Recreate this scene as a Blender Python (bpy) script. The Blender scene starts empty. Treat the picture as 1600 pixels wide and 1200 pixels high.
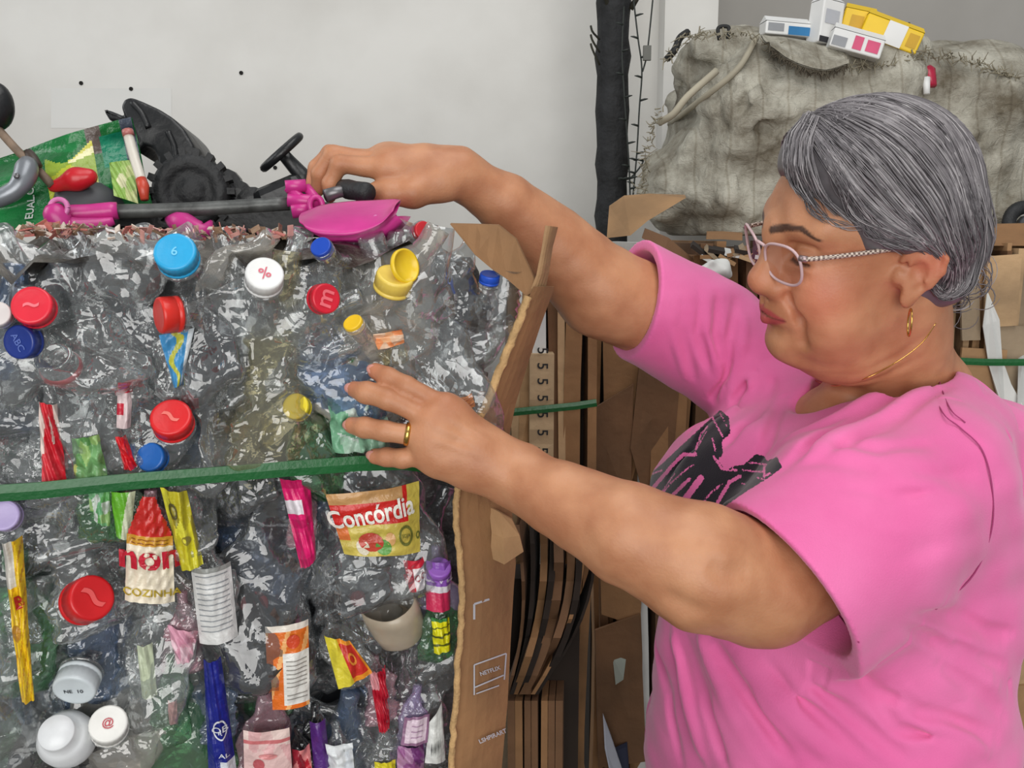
import bpy, bmesh, math, random
import numpy as np
import openvdb as vdb
from mathutils import Vector, Matrix, noise as mnoise
random.seed(7); rng = np.random.default_rng(7)
S = bpy.context.scene

COL = S.collection
# ------------------------------------------------------------------ camera, world, lights
FPX = 1450.0
PITCH = math.radians(9.0)
CAM = np.array([0, 0, 1.48])
FW = np.array([0, math.cos(PITCH), -math.sin(PITCH)])
UP = np.array([0, math.sin(PITCH), math.cos(PITCH)])
RT = np.array([1.0, 0, 0])
cd = bpy.data.cameras.new('camera')
cd.sensor_fit = 'HORIZONTAL'; cd.sensor_width = 36.0; cd.lens = 36.0 * FPX / 1600.0
cd.clip_start = 0.02
cam = bpy.data.objects.new('camera', cd); COL.objects.link(cam)
cam.location = CAM; cam.rotation_euler = (math.radians(90) - PITCH, 0, 0)
S.camera = cam
S.view_settings.view_transform = 'Standard'; S.view_settings.look = 'None'
S.view_settings.gamma = 1.0; S.view_settings.use_curve_mapping = False
S.view_settings.exposure = 0.0
w = bpy.data.worlds.new('world'); S.world = w; w.use_nodes = True
w.node_tree.nodes['Background'].inputs[0].default_value = (0.93, 0.97, 1.0, 1)
w.node_tree.nodes['Background'].inputs[1].default_value = 0.34
def area(name, loc, target, sx, sy, power, col=(1, 1, 1)):
    l = bpy.data.lights.new(name, 'AREA'); l.shape = 'RECTANGLE'; l.size = sx; l.size_y = sy
    l.energy = power; l.color = col
    o = bpy.data.objects.new(name, l); COL.objects.link(o); o.location = loc
    o.rotation_euler = (Vector(target) - Vector(loc)).to_track_quat('-Z', 'Y').to_euler()
    return o
area('doorway_daylight', (-0.1, -3.2, 1.75), (0.15, 1.2, 1.2), 3.8, 2.5, 132, (1.0, 0.985, 0.955))
area('roof_skylight', (0.35, 0.2, 3.9), (0.2, 1.2, 1.2), 1.6, 2.6, 42, (1.0, 0.99, 0.97))
area('side_window', (-2.6, 0.9, 2.7), (0.2, 1.6, 1.3), 1.4, 1.2, 16, (0.97, 0.99, 1.0))

def P(px, py, d):
    return CAM + d * ((px - 800) / FPX * RT + (600 - py) / FPX * UP + FW)
def PX(p):
    q = np.asarray(p) - CAM; z = q @ FW
    return 800 + FPX * (q @ RT) / z, 600 - FPX * (q @ UP) / z, z
def unit(v):
    v = np.asarray(v, float); return v / (np.linalg.norm(v) + 1e-12)
def lin(c):
    out = []
    for v in c[:3]:
        v = v / 255.0
        out.append(v / 12.92 if v <= 0.04045 else ((v + 0.055) / 1.055) ** 2.4)
    return (*out, 1.0)

# ------------------------------------------------------------------ materials
MATS = {}
def new_mat(name):
    m = bpy.data.materials.new(name); m.use_nodes = True
    m.node_tree.nodes.clear()
    o = m.node_tree.nodes.new('ShaderNodeOutputMaterial')
    return m, m.node_tree.nodes, m.node_tree.links, o
def N(nt, typ, **kw):
    n = nt.new(typ)
    for k, v in kw.items():
        if k.startswith('i_'): n.inputs[k[2:].replace('_', ' ')].default_value = v
        else: setattr(n, k, v)
    return n
def mat(name, rgb, rough=0.55, var=0.10, scale=12.0, bump=0.0, bscale=60.0, metal=0.0, spec=0.5, rgb2=None, sss=0.0, stretch=(1, 1, 1), coord='Object'):
    if name in MATS: return MATS[name]
    m, nt, ln, out = new_mat(name)
    p = N(nt, 'ShaderNodeBsdfPrincipled'); ln.new(p.outputs[0], out.inputs[0])
    p.inputs['Roughness'].default_value = rough; p.inputs['Metallic'].default_value = metal
    p.inputs['Specular IOR Level'].default_value = spec
    c = lin(rgb); c2 = lin(rgb2) if rgb2 else tuple(x * (1 - var * 2.2) for x in c[:3]) + (1,)
    tc = N(nt, 'ShaderNodeTexCoord'); mp = N(nt, 'ShaderNodeMapping'); mp.inputs['Scale'].default_value = stretch
    ln.new(tc.outputs[coord], mp.inputs[0])
    no = N(nt, 'ShaderNodeTexNoise'); no.inputs['Scale'].default_value = scale; no.inputs['Detail'].default_value = 5
    ln.new(mp.outputs[0], no.inputs['Vector'])
    r = N(nt, 'ShaderNodeValToRGB'); r.color_ramp.elements[0].position = 0.32; r.color_ramp.elements[1].position = 0.68
    r.color_ramp.elements[0].color = c2; r.color_ramp.elements[1].color = c
    ln.new(no.outputs['Fac'], r.inputs[0]); ln.new(r.outputs[0], p.inputs['Base Color'])
    if sss:
        p.inputs['Subsurface Weight'].default_value = sss; p.inputs['Subsurface Radius'].default_value = (0.012, 0.005, 0.003)
        p.inputs['Subsurface Scale'].default_value = 1.0
    if bump:
        n2 = N(nt, 'ShaderNodeTexNoise'); n2.inputs['Scale'].default_value = bscale; n2.inputs['Detail'].default_value = 4
        ln.new(mp.outputs[0], n2.inputs['Vector'])
        b = N(nt, 'ShaderNodeBump'); b.inputs['Strength'].default_value = bump; b.inputs['Distance'].default_value = 0.01
        ln.new(n2.outputs['Fac'], b.inputs['Height']); ln.new(b.outputs[0], p.inputs['Normal'])
    MATS[name] = m
    return m
def plastic_film(name, tint=(232, 236, 238), haze=0.10, rough=0.09, gl=0.5, bscale=70, bump=0.5, base=0.08):
    """thin clear plastic: a see-through sheet with a mirror-like sheen, a little milky"""
    if name in MATS: return MATS[name]
    m, nt, ln, out = new_mat(name)
    tr = N(nt, 'ShaderNodeBsdfTransparent'); tr.inputs[0].default_value = lin(tint)
    gs = N(nt, 'ShaderNodeBsdfGlossy'); gs.inputs['Roughness'].default_value = rough; gs.inputs[0].default_value = (1, 1, 1, 1)
    df = N(nt, 'ShaderNodeBsdfDiffuse'); df.inputs[0].default_value = lin((min(255, tint[0] * .95), min(255, tint[1] * .95), min(255, tint[2] * .95)))
    tc = N(nt, 'ShaderNodeTexCoord')
    v = N(nt, 'ShaderNodeTexVoronoi', feature='DISTANCE_TO_EDGE'); v.inputs['Scale'].default_value = bscale
    nz = N(nt, 'ShaderNodeTexNoise'); nz.inputs['Scale'].default_value = bscale * 0.5; nz.inputs['Detail'].default_value = 3; nz.inputs['Distortion'].default_value = 1.5
    ln.new(tc.outputs['Object'], v.inputs['Vector']); ln.new(tc.outputs['Object'], nz.inputs['Vector'])
    ad = N(nt, 'ShaderNodeMath', operation='ADD'); ln.new(v.outputs['Distance'], ad.inputs[0]); ln.new(nz.outputs['Fac'], ad.inputs[1])
    bp = N(nt, 'ShaderNodeBump'); bp.inputs['Strength'].default_value = bump; bp.inputs['Distance'].default_value = 0.006
    ln.new(ad.outputs[0], bp.inputs['Height']); ln.new(bp.outputs[0], gs.inputs['Normal'])
    lw = N(nt, 'ShaderNodeLayerWeight'); lw.inputs['Blend'].default_value = 0.28; ln.new(bp.outputs[0], lw.inputs['Normal'])
    mm = N(nt, 'ShaderNodeMath', operation='MULTIPLY_ADD'); mm.inputs[1].default_value = gl; mm.inputs[2].default_value = base
    ln.new(lw.outputs['Facing'], mm.inputs[0])
    m1 = N(nt, 'ShaderNodeMixShader'); m1.inputs[0].default_value = haze; ln.new(tr.outputs[0], m1.inputs[1]); ln.new(df.outputs[0], m1.inputs[2])
    m2 = N(nt, 'ShaderNodeMixShader'); ln.new(mm.outputs[0], m2.inputs[0]); ln.new(m1.outputs[0], m2.inputs[1]); ln.new(gs.outputs[0], m2.inputs[2])
    ln.new(m2.outputs[0], out.inputs[0]); MATS[name] = m
    return m

# ------------------------------------------------------------------ objects
def mesh_obj(name, verts, faces, m=None, parent=None, smooth=True, loc=None):
    me = bpy.data.meshes.new(name); me.from_pydata([tuple(v) for v in verts], [], [tuple(f) for f in faces]); me.update()
    if smooth: me.shade_smooth()
    return link(name, me, m, parent, loc)
def link(name, me, m=None, parent=None, loc=None):
    if m is not None and not me.materials:
        for x in (m if isinstance(m, (list, tuple)) else [m]): me.materials.append(x)
    o = bpy.data.objects.new(name, me); COL.objects.link(o)
    if parent is not None: o.parent = parent
    if loc is not None: o.location = loc
    return o
def empty(name, loc=(0, 0, 0)):
    o = bpy.data.objects.new(name, None); COL.objects.link(o); o.location = loc; o.empty_display_size = .05
    return o
def tag(o, label, cat, group=None):
    o['label'] = label; o['category'] = cat
    if group: o['group'] = group
    return o
def struct(o):
    o['kind'] = 'structure'; return o
def keep(o, parent):
    """parent without moving (parent is an untransformed or translated empty)"""
    o.parent = parent; o.matrix_parent_inverse = Matrix.Translation(-Vector(parent.location)); return o
def bm_obj(name, bm, m, parent=None, smooth=True):
    me = bpy.data.meshes.new(name); bm.to_mesh(me); bm.free()
    if smooth: me.shade_smooth()
    return link(name, me, m, parent)
def box_vf(c, h, R=None):
    v = np.array([[x, y, z] for x in (-1, 1) for y in (-1, 1) for z in (-1, 1)], float) * np.array(h)
    if R is not None: v = v @ np.asarray(R).T
    v = v + np.array(c)
    f = [(0, 1, 3, 2), (4, 6, 7, 5), (0, 4, 5, 1), (2, 3, 7, 6), (0, 2, 6, 4), (1, 5, 7, 3)]
    return v.tolist(), f
def rounded_box(name, c, h, m, parent=None, bevel=0.004, R=None, seg=2):
    v, f = box_vf(c, h, R)
    bm = bmesh.new(); vs = [bm.verts.new(x) for x in v]
    for q in f: bm.faces.new([vs[i] for i in q])
    bmesh.ops.recalc_face_normals(bm, faces=bm.faces)
    bmesh.ops.bevel(bm, geom=list(bm.edges), offset=bevel, segments=seg, affect='EDGES', profile=0.5)
    return bm_obj(name, bm, m, parent, smooth=False)
def frame_of(t):
    t = unit(t); a = np.array([0, 0, 1.0]) if abs(t[2]) < .9 else np.array([1.0, 0, 0])
    u = unit(np.cross(a, t)); return u, np.cross(t, u)
def tube_vf(pts, rad, seg=8, cap=True):
    pts = np.asarray(pts, float); n = len(pts)
    rad = np.full(n, rad, float) if np.isscalar(rad) else np.asarray(rad, float)
    tan = np.gradient(pts, axis=0); u, v = frame_of(tan[0])
    V = []; Fc = []
    for i in range(n):
        t = unit(tan[i]); u = unit(u - t * (u @ t)); v = np.cross(t, u)
        for k in range(seg):
            a = 2 * math.pi * k / seg
            V.append(pts[i] + rad[i] * (math.cos(a) * u + math.sin(a) * v))
    for i in range(n - 1):
        for k in range(seg):
            k2 = (k + 1) % seg
            Fc.append((i * seg + k, i * seg + k2, (i + 1) * seg + k2, (i + 1) * seg + k))
    if cap:
        Fc.append(tuple(range(seg))[::-1]); Fc.append(tuple((n - 1) * seg + k for k in range(seg)))
    return V, Fc
def spline(pts, n):
    """Catmull-Rom through pts"""
    p = np.asarray(pts, float); p = np.vstack([2 * p[0] - p[1], p, 2 * p[-1] - p[-2]])
    out = []; m = len(p) - 3
    for t in np.linspace(0, m - 1e-9, n):
        i = int(t); f = t - i; a, b, c, d = p[i:i + 4]
        out.append(.5 * (2 * b + (c - a) * f + (2 * a - 5 * b + 4 * c - d) * f * f + (3 * b - a - 3 * c + d) * f ** 3))
    return np.array(out)
def tube(name, pts, rad, m, parent=None, seg=8, n=None, closed=False):
    if n:
        if not np.isscalar(rad): rad = np.interp(np.linspace(0, 1, n), np.linspace(0, 1, len(rad)), rad)
        pts = spline(pts, n)
    V, Fc = tube_vf(pts, rad, seg, not closed)
    return mesh_obj(name, V, Fc, m, parent)
def lathe_vf(prof, seg=24, cap=True):
    V = []; Fc = []
    for (r, z) in prof:
        for k in range(seg):
            a = 2 * math.pi * k / seg; V.append((r * math.cos(a), r * math.sin(a), z))
    for i in range(len(prof) - 1):
        for k in range(seg):
            k2 = (k + 1) % seg; Fc.append((i * seg + k, i * seg + k2, (i + 1) * seg + k2, (i + 1) * seg + k))
    if cap:
        Fc.append(tuple(range(seg))[::-1]); Fc.append(tuple((len(prof) - 1) * seg + k for k in range(seg)))
    return V, Fc
def place(V, c, zax, roll=0.0, xhint=None, s=1.0):
    """local -> world with local z along zax"""
    z = unit(zax)
    if xhint is None: x, y = frame_of(z)
    else: x = unit(np.asarray(xhint) - z * (np.asarray(xhint) @ z)); y = np.cross(z, x)
    cr, sr = math.cos(roll), math.sin(roll); x, y = cr * x + sr * y, -sr * x + cr * y
    return np.asarray(V) * s @ np.array([x, y, z]) + np.asarray(c)
def joined(parts):
    V = []; Fc = []
    for v, f in parts:
        k = len(V); V += [tuple(x) for x in v]; Fc += [tuple(i + k for i in q) for q in f]
    return V, Fc
FONTS = {}
def text_vf(txt, bold=0.0):
    """filled text as triangles in a unit-height frame centred on 0"""
    cu = bpy.data.curves.new('txt', 'FONT'); cu.body = txt; cu.align_x = 'CENTER'; cu.align_y = 'CENTER'; cu.offset = bold
    cu.resolution_u = 3
    o = bpy.data.objects.new('txt', cu); COL.objects.link(o)
    dg = bpy.context.evaluated_depsgraph_get(); me = o.evaluated_get(dg).to_mesh()
    V = np.array([v.co[:] for v in me.vertices]) if len(me.vertices) else np.zeros((0, 3)); Fc = [tuple(p.vertices) for p in me.polygons]
    o.evaluated_get(dg).to_mesh_clear(); COL.objects.unlink(o); bpy.data.objects.remove(o); bpy.data.curves.remove(cu)
    if len(V):
        c = (V.max(0) + V.min(0)) / 2; V = V - c
    return V, Fc

# ------------------------------------------------------------------ implicit surfaces -> one mesh
def smin(a, b, k):
    if k <= 0: return np.minimum(a, b)
    h = np.maximum(k - np.abs(a - b), 0) / k
    return np.minimum(a, b) - h * h * k * .25
def smax(a, b, k): return -smin(-a, -b, k)
class Sdf:
    def __init__(s): s.ops = []
    def add(s, fn, c, r, k=.01): s.ops.append(('add', fn, np.asarray(c, float), r, k))
    def sub(s, fn, c, r, k=.005): s.ops.append(('sub', fn, np.asarray(c, float), r, k))
    def cut(s, fn, c, r, k=.002): s.ops.append(('cut', fn, np.asarray(c, float), r, k))
    def mod(s, fn, c, r): s.ops.append(('mod', fn, np.asarray(c, float), r, 0))
    def ev(s, p, c=None, h=None):
        d = np.full(len(p), 1.0)
        for op, fn, oc, r, k in s.ops:
            if c is not None and math.dist(c, oc) > r + h + k * .5 + .003: continue
            if op == 'add': d = smin(d, fn(p), k)
            elif op == 'sub': d = smax(d, -fn(p), k)
            elif op == 'cut': d = smax(d, fn(p), k)
            else: d = d + fn(p)
        return d
    def near(s, c, h):
        return any(op == 'add' and math.dist(c, oc) <= r + h + .01 for op, fn, oc, r, k in s.ops)
    def mesh(s, lo, hi, vox):
        lo = np.asarray(lo, float); B = 16
        nb = np.ceil((np.asarray(hi) - lo) / (vox * B)).astype(int)
        D = np.full(tuple(nb * B), vox * 4, np.float32)
        g = np.stack(np.meshgrid(*[np.arange(B)] * 3, indexing='ij'), -1).reshape(-1, 3) * vox
        h = vox * B * .5 * 1.7321
        for i in range(nb[0]):
            for j in range(nb[1]):
                for k in range(nb[2]):
                    o = lo + np.array([i, j, k]) * B * vox; c = o + vox * (B - 1) * .5
                    if not s.near(c, h): continue
                    dc = s.ev(c[None], c, h)[0]
                    if abs(dc) > h * 1.5 + .004:
                        if dc < 0: D[i * B:i * B + B, j * B:j * B + B, k * B:k * B + B] = -vox * 4
                        continue
                    D[i * B:i * B + B, j * B:j * B + B, k * B:k * B + B] = np.clip(s.ev(o + g, c, h), -vox * 4, vox * 4).reshape(B, B, B)
        gr = vdb.FloatGrid(vox * 4); gr.copyFromArray(D, tolerance=0.0)
        pts, quads = gr.convertToQuads(isovalue=0.0)
        return pts.astype(np.float64) * vox + lo, quads[:, ::-1]
    def hit(s, px, py, d0=.3, d1=4.0, n=70):
        """where the view ray of a photo pixel meets the surface"""
        ds = np.linspace(d0, d1, n); ray = P(px, py, 1.0) - CAM
        t = Sdf(); rr = ray @ ray
        for o in s.ops:
            q = o[2] - CAM; u = min(max(q @ ray / rr, d0), d1)
            if o[3] > 5 or math.dist(q, u * ray) < o[3] + .03 + o[4]: t.ops.append(o)
        s = t; v = s.ev(CAM + ds[:, None] * ray)
        ix = np.where(v < 0)[0]
        if not len(ix): return CAM + ds[np.argmin(v)] * ray
        a, b = ds[max(ix[0] - 1, 0)], ds[ix[0]]
        for _ in range(14):
            m = .5 * (a + b)
            if s.ev((CAM + m * ray)[None])[0] < 0: b = m
            else: a = m
        return CAM + b * ray
def rc(a, b, ra, rb, flat=None):
    """tapered capsule; flat=(axis, factor) squeezes it along a direction"""
    a = np.asarray(a, float); b = np.asarray(b, float); ab = b - a; L2 = ab @ ab + 1e-12
    if flat is not None: ax, fac = unit(flat[0]), flat[1]
    def f(p):
        q = p - a
        if flat is not None: q = q + np.outer(q @ ax, ax) * (1 / fac - 1)
        t = np.clip(q @ ab / L2, 0, 1)
        q = q - t[:, None] * ab
        d = np.sqrt(np.einsum('ij,ij->i', q, q)) - (ra + (rb - ra) * t)
        return d * (min(1.0, fac) if flat is not None else 1.0)
    return f, (a + b) / 2, math.sqrt(L2) / 2 + max(ra, rb)
def el(c, r, R=None):
    c = np.asarray(c, float); r = np.asarray(r, float)
    def f(p):
        q = p - c
        if R is not None: q = q @ R
        k0 = np.sqrt(np.sum((q / r) ** 2, 1)); k1 = np.sqrt(np.sum((q / r ** 2) ** 2, 1)) + 1e-9
        return k0 * (k0 - 1) / k1
    return f, c, float(r.max())
def rbox(c, h, r, R=None):
    c = np.asarray(c, float); h = np.asarray(h, float)
    def f(p):
        q = p - c
        if R is not None: q = q @ R
        q = np.abs(q) - (h - r)
        return np.linalg.norm(np.maximum(q, 0), axis=1) + np.minimum(q.max(1), 0) - r
    return f, c, float(np.linalg.norm(h))
def polydist(p, pts):
    d = np.full(len(p), 9.0); tt = np.zeros(len(p)); n = len(pts) - 1
    for i in range(n):
        a, b = pts[i], pts[i + 1]; ab = b - a
        t = np.clip((p - a) @ ab / (ab @ ab + 1e-12), 0, 1)
        e = np.linalg.norm(p - a - t[:, None] * ab, axis=1); m = e < d
        d[m] = e[m]; tt[m] = (i + t[m]) / n
    return d, tt
def crease(sdf, pts, wid, dep, taper=True):
    """dep>0 a groove, dep<0 a ridge along a 3D polyline"""
    pts = np.asarray(pts, float); c = pts.mean(0); r = np.linalg.norm(pts - c, axis=1).max() + wid * 3
    def f(p):
        d, t = polydist(p, pts)
        e = np.exp(-(d / wid) ** 2)
        if taper: e = e * np.sin(np.clip(t, 0.02, .98) * math.pi) ** .6
        return dep * e
    sdf.mod(f, c, r)
def vnoise(scale, amp, seed=0, oct=2):
    """cheap smooth value-like noise from summed sines"""
    g = np.random.default_rng(seed); K = []
    for o in range(oct):
        for _ in range(7):
            K.append((unit(g.normal(size=3)) * scale * (1.9 ** o) * g.uniform(.7, 1.3), g.uniform(0, 6.28), amp / (1.7 ** o) / 2.6))
    def f(p):
        s = 0
        for k, ph, a in K: s = s + a * np.sin(p @ k + ph)
        return s
    return f
def add_attr(me, name, vals):
    a = me.attributes.new(name, 'FLOAT', 'POINT'); a.data.foreach_set('value', np.asarray(vals, np.float32))
def np_mesh(name, pts, quads, m, parent=None):
    me = bpy.data.meshes.new(name)
    me.vertices.add(len(pts)); me.vertices.foreach_set('co', np.asarray(pts, np.float32).ravel())
    q = np.asarray(quads, np.int32); me.loops.add(q.size); me.loops.foreach_set('vertex_index', q.ravel())
    me.polygons.add(len(q)); me.polygons.foreach_set('loop_start', np.arange(0, q.size, q.shape[1], dtype=np.int32))
    me.update(calc_edges=True); me.validate(); me.shade_smooth()
    return link(name, me, m, parent)
# ================================================================== the room
def quad_obj(name, pts, m, parent=None):
    return mesh_obj(name, pts, [tuple(range(len(pts)))], m, parent, smooth=False)
plaster = mat('white_plaster', (226, 224, 219), .8, .035, 2.2, .25, 9, rgb2=(206, 203, 197))
grey_plaster = mat('grey_plaster', (176, 172, 166), .85, .05, 2.0, .25, 8, rgb2=(160, 156, 150))
def slab(name, x0, x1, y0, y1, z0, z1, m):
    v, f = box_vf(((x0 + x1) / 2, (y0 + y1) / 2, (z0 + z1) / 2), ((x1 - x0) / 2, (y1 - y0) / 2, (z1 - z0) / 2))
    return struct(mesh_obj(name, v, f, m, smooth=False))
slab('wall_back', -4.0, .46, 3.05, 3.2, 0, 3.4, plaster)
slab('trim_1', .46, .62, 2.93, 3.3, 0, 3.4, plaster)
slab('wall_right', .62, 4.5, 3.36, 3.5, 0, 3.4, grey_plaster)
slab('floor', -4.0, 4.5, -1.0, 3.5, -.1, 0, mat('concrete_floor', (120, 116, 110), .9, .12, 5, .3, 30))
# drill holes and a filled scratch in the plaster
wb = bpy.data.objects['wall_back']
for x, y in ((127, 130), (205, 139), (377, 114), (430, 262)):
    r = P(x, y, 1) - CAM; c = CAM + r * (3.05 / r[1]); V, Fc = lathe_vf([(.0065, 0), (.0062, .003), (.004, .0005)], 10)
    o = mesh_obj('drill_hole', place(V, c + [0, -.0005, 0], (0, -1, 0)), Fc, mat('hole_black', (30, 28, 26), .9), wb)
for (x0, y0, x1, y1) in ((80, 138, 268, 200),):
    a = []
    for x, y in ((x0, y0), (x1, y0), (x1, y1), (x0, y1)):
        r = P(x, y, 1) - CAM; a.append(CAM + r * (3.05 / r[1]) + [0, -.0008, 0])
    quad_obj('patch', a, mat('filler', (224, 223, 219), .8, .03, 4), wb)

# ================================================================== cardboard bales
def card(name, rgb, stretch=(1, 1, 1)):
    return mat(name, rgb, .82, .13, 9, .25, 40, stretch=stretch, rgb2=tuple(int(c * .80) for c in rgb))
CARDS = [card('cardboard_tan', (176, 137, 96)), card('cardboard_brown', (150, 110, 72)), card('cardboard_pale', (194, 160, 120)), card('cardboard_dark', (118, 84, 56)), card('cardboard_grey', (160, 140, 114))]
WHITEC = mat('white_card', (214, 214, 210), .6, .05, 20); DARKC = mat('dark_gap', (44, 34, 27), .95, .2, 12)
def sheet(name, path, z0f, z1f, depth, thick, m, parent, wob=0.0, seed=0, nz=9):
    """one flattened carton standing on edge: path = xy points along its width at the front, going back by depth"""
    g = np.random.default_rng(seed); ph = g.uniform(0, 6, 4); V = []; Fc = []
    z = np.linspace(0, 1, nz); c = np.asarray(path, float); out = []
    top = z1f + g.uniform(-.02, .02)
    for i, t in enumerate(z):
        zz_ = z0f + (top - z0f) * t
        dx = wob * (math.sin(t * 5 + ph[0]) + .6 * math.sin(t * 11 + ph[1]))
        dy = wob * .8 * math.sin(t * 7 + ph[2])
        for k, (a, b) in enumerate(((0, 0), (thick, 0), (thick, 1), (0, 1))):
            p = c[0] * (1 - b) + c[1] * b
            V.append((p[0] + a + dx, p[1] + dy + (g.normal(0, .0015) if b == 0 else 0), zz_))
    for i in range(nz - 1):
        for k in range(4):
            k2 = (k + 1) % 4; Fc.append((i * 4 + k, i * 4 + k2, i * 4 + 4 + k2, i * 4 + 4 + k))
    Fc.append((0, 3, 2, 1)); Fc.append(tuple((nz - 1) * 4 + k for k in range(4)))
    return mesh_obj(name, V, Fc, m, parent, smooth=False)
def card_bale(label, x0, x1, y0, depth, z0, z1, tmin, tmax, seed, wob=.006, mats=CARDS, lean=0.0, group=None):
    root = tag(empty('cardboard_bale', ((x0 + x1) / 2, y0, 0)), label, 'bale', group)
    off = Vector(root.location); g = np.random.default_rng(seed); x = x0
    k = 0
    while x < x1:
        t = g.uniform(tmin, tmax); gap = g.uniform(.0, .35) * t; jut = g.uniform(-.012, .012)
        m = mats[g.integers(0, len(mats))]
        if g.random() < .04: m = WHITEC
        o = sheet('cardboard_sheet', [(x, y0 + jut), (x + g.normal(0, .004) + lean * .1, y0 + depth)], z0, z1, depth, t, m, None, wob, seed * 1000 + k, 11)
        keep(o, root); x += t * .9 + gap; k += 1
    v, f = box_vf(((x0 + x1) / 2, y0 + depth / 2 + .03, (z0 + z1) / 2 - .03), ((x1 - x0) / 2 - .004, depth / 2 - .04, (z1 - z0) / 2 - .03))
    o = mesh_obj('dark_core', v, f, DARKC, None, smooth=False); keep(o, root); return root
strapm = mat('green_strap', (20, 92, 42), .35, .08, 40, .1, 200)
def strap_on(name, pts, wid, th, label, nrm=None, cat='strap', group=None, ret=None):
    """a flat band along pts (world), width vertical"""
    V = []; Fc = []; pts = np.asarray(pts, float); tan = np.gradient(pts, axis=0)
    for i, p in enumerate(pts):
        n = unit(np.cross(tan[i], [0, 0, 1])); n = n if n[1] < 0 else -n; u = unit(np.cross(n, tan[i]))
        for a, b in ((-.5, 0), (.5, 0), (.5, 1), (0, 1.5), (-.5, 1)): V.append(p + u * a * wid + n * b * th)
    m_ = 5
    for i in range(len(pts) - 1):
        for k in range(m_):
            k2 = (k + 1) % m_; Fc.append((i * m_ + k, i * m_ + k2, i * m_ + m_ + k2, i * m_ + m_ + k))
    Fc.append(tuple(range(m_))[::-1]); Fc.append(tuple((len(pts) - 1) * m_ + k for k in range(m_)))
    return tag(mesh_obj(name, V, Fc, strapm, smooth=False), label, cat, group)
def wx(px, y):  # world x of a pixel column at world distance y (near eye level)
    return (px - 800) / FPX * y / math.cos(PITCH) * 1.0
def at_y(px, py, y):
    r = P(px, py, 1) - CAM; return CAM + r * (y / r[1])
# bale just behind the bottle bale, thick cartons seen edge-on
yA = 1.36
baleA = card_bale('narrow bale of upright flattened cartons just behind the bottle bale', wx(786, yA), wx(926, yA), yA, .20, 0, at_y(900, 432, yA)[2], .010, .026, 3, .005)
strap_on('bale_strap', [at_y(x, y, yA - .022) for x, y in ((770, 646), (800, 644), (830, 641), (860, 638), (900, 634), (932, 629))], .011, .002, 'green strap around the narrow carton bale behind the lower arm')
strap_on('bale_strap', [at_y(x, y, yA - .024) for x, y in ((770, 1095), (800, 1093), (840, 1090), (865, 1083), (885, 1075))], .012, .002, 'dark green strap low in the gap beside the brown carton panel')
# printed strip
o = sheet('printed_sheet', [(at_y(828, 500, yA - .02)[0], yA - .019), (at_y(826, 500, yA)[0], yA + .04)], at_y(850, 735, yA)[2], at_y(850, 532, yA)[2], .05, at_y(866, 0, yA)[0] - at_y(826, 0, yA)[0], card('cardboard_strip', (186, 158, 122)), None, 0, 5)
keep(o, baleA); inkm = mat('black_ink', (28, 26, 26), .7)
for i, y in enumerate((548, 572, 596, 622, 648, 676, 704)):
    V, Fc = text_vf('5', .01); V = np.asarray(V); a = -math.pi / 2
    V = V @ np.array([[math.cos(a), -math.sin(a), 0], [math.sin(a), math.cos(a), 0], [0, 0, 1]]).T * .022
    c = at_y(848, y, yA - .0215); keep(mesh_obj('printed_figure', [c + np.array([v[0], 0, v[1]]) for v in V], Fc, inkm), baleA)
# low curved bundle beneath it, its browns darkened to carry the gap's shade
rootL = tag(empty('cardboard_bundle', (wx(830, 1.2), 1.2, 0)), 'curved carton layers in painted shade bulging in the gap right of the brown panel', 'bundle'); g = np.random.default_rng(8)
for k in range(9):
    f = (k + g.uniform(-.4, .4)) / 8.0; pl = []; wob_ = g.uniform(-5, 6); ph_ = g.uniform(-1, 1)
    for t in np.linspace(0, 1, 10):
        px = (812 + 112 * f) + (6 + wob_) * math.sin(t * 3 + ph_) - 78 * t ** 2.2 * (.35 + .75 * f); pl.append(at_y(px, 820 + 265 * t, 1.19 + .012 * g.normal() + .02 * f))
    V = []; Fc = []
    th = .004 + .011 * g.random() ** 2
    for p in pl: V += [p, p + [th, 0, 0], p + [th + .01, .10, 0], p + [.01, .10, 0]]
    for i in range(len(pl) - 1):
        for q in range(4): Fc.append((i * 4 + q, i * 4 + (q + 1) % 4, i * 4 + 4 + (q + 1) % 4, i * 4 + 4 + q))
    keep(mesh_obj('carton_layer', V, Fc, [CARDS[3], DARKC, CARDS[1], DARKC, CARDS[3]][k % 5], smooth=False), rootL)  # ordinary board; the darkest tones paint in shade between layers
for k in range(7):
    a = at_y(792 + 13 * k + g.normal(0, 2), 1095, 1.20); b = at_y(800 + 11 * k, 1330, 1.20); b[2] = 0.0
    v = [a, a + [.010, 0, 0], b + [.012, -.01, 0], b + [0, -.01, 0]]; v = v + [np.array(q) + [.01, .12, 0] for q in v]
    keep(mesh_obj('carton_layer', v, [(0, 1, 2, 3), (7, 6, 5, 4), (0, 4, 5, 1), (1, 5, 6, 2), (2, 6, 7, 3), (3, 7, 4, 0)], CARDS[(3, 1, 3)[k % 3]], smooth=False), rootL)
v, f = box_vf(at_y(850, 900, 1.3) * np.array([1, 1, 0]) + [0, -.01, .5], (.05, .03, .5)); keep(mesh_obj('dark_core', v, f, DARKC, smooth=False), rootL)
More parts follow.
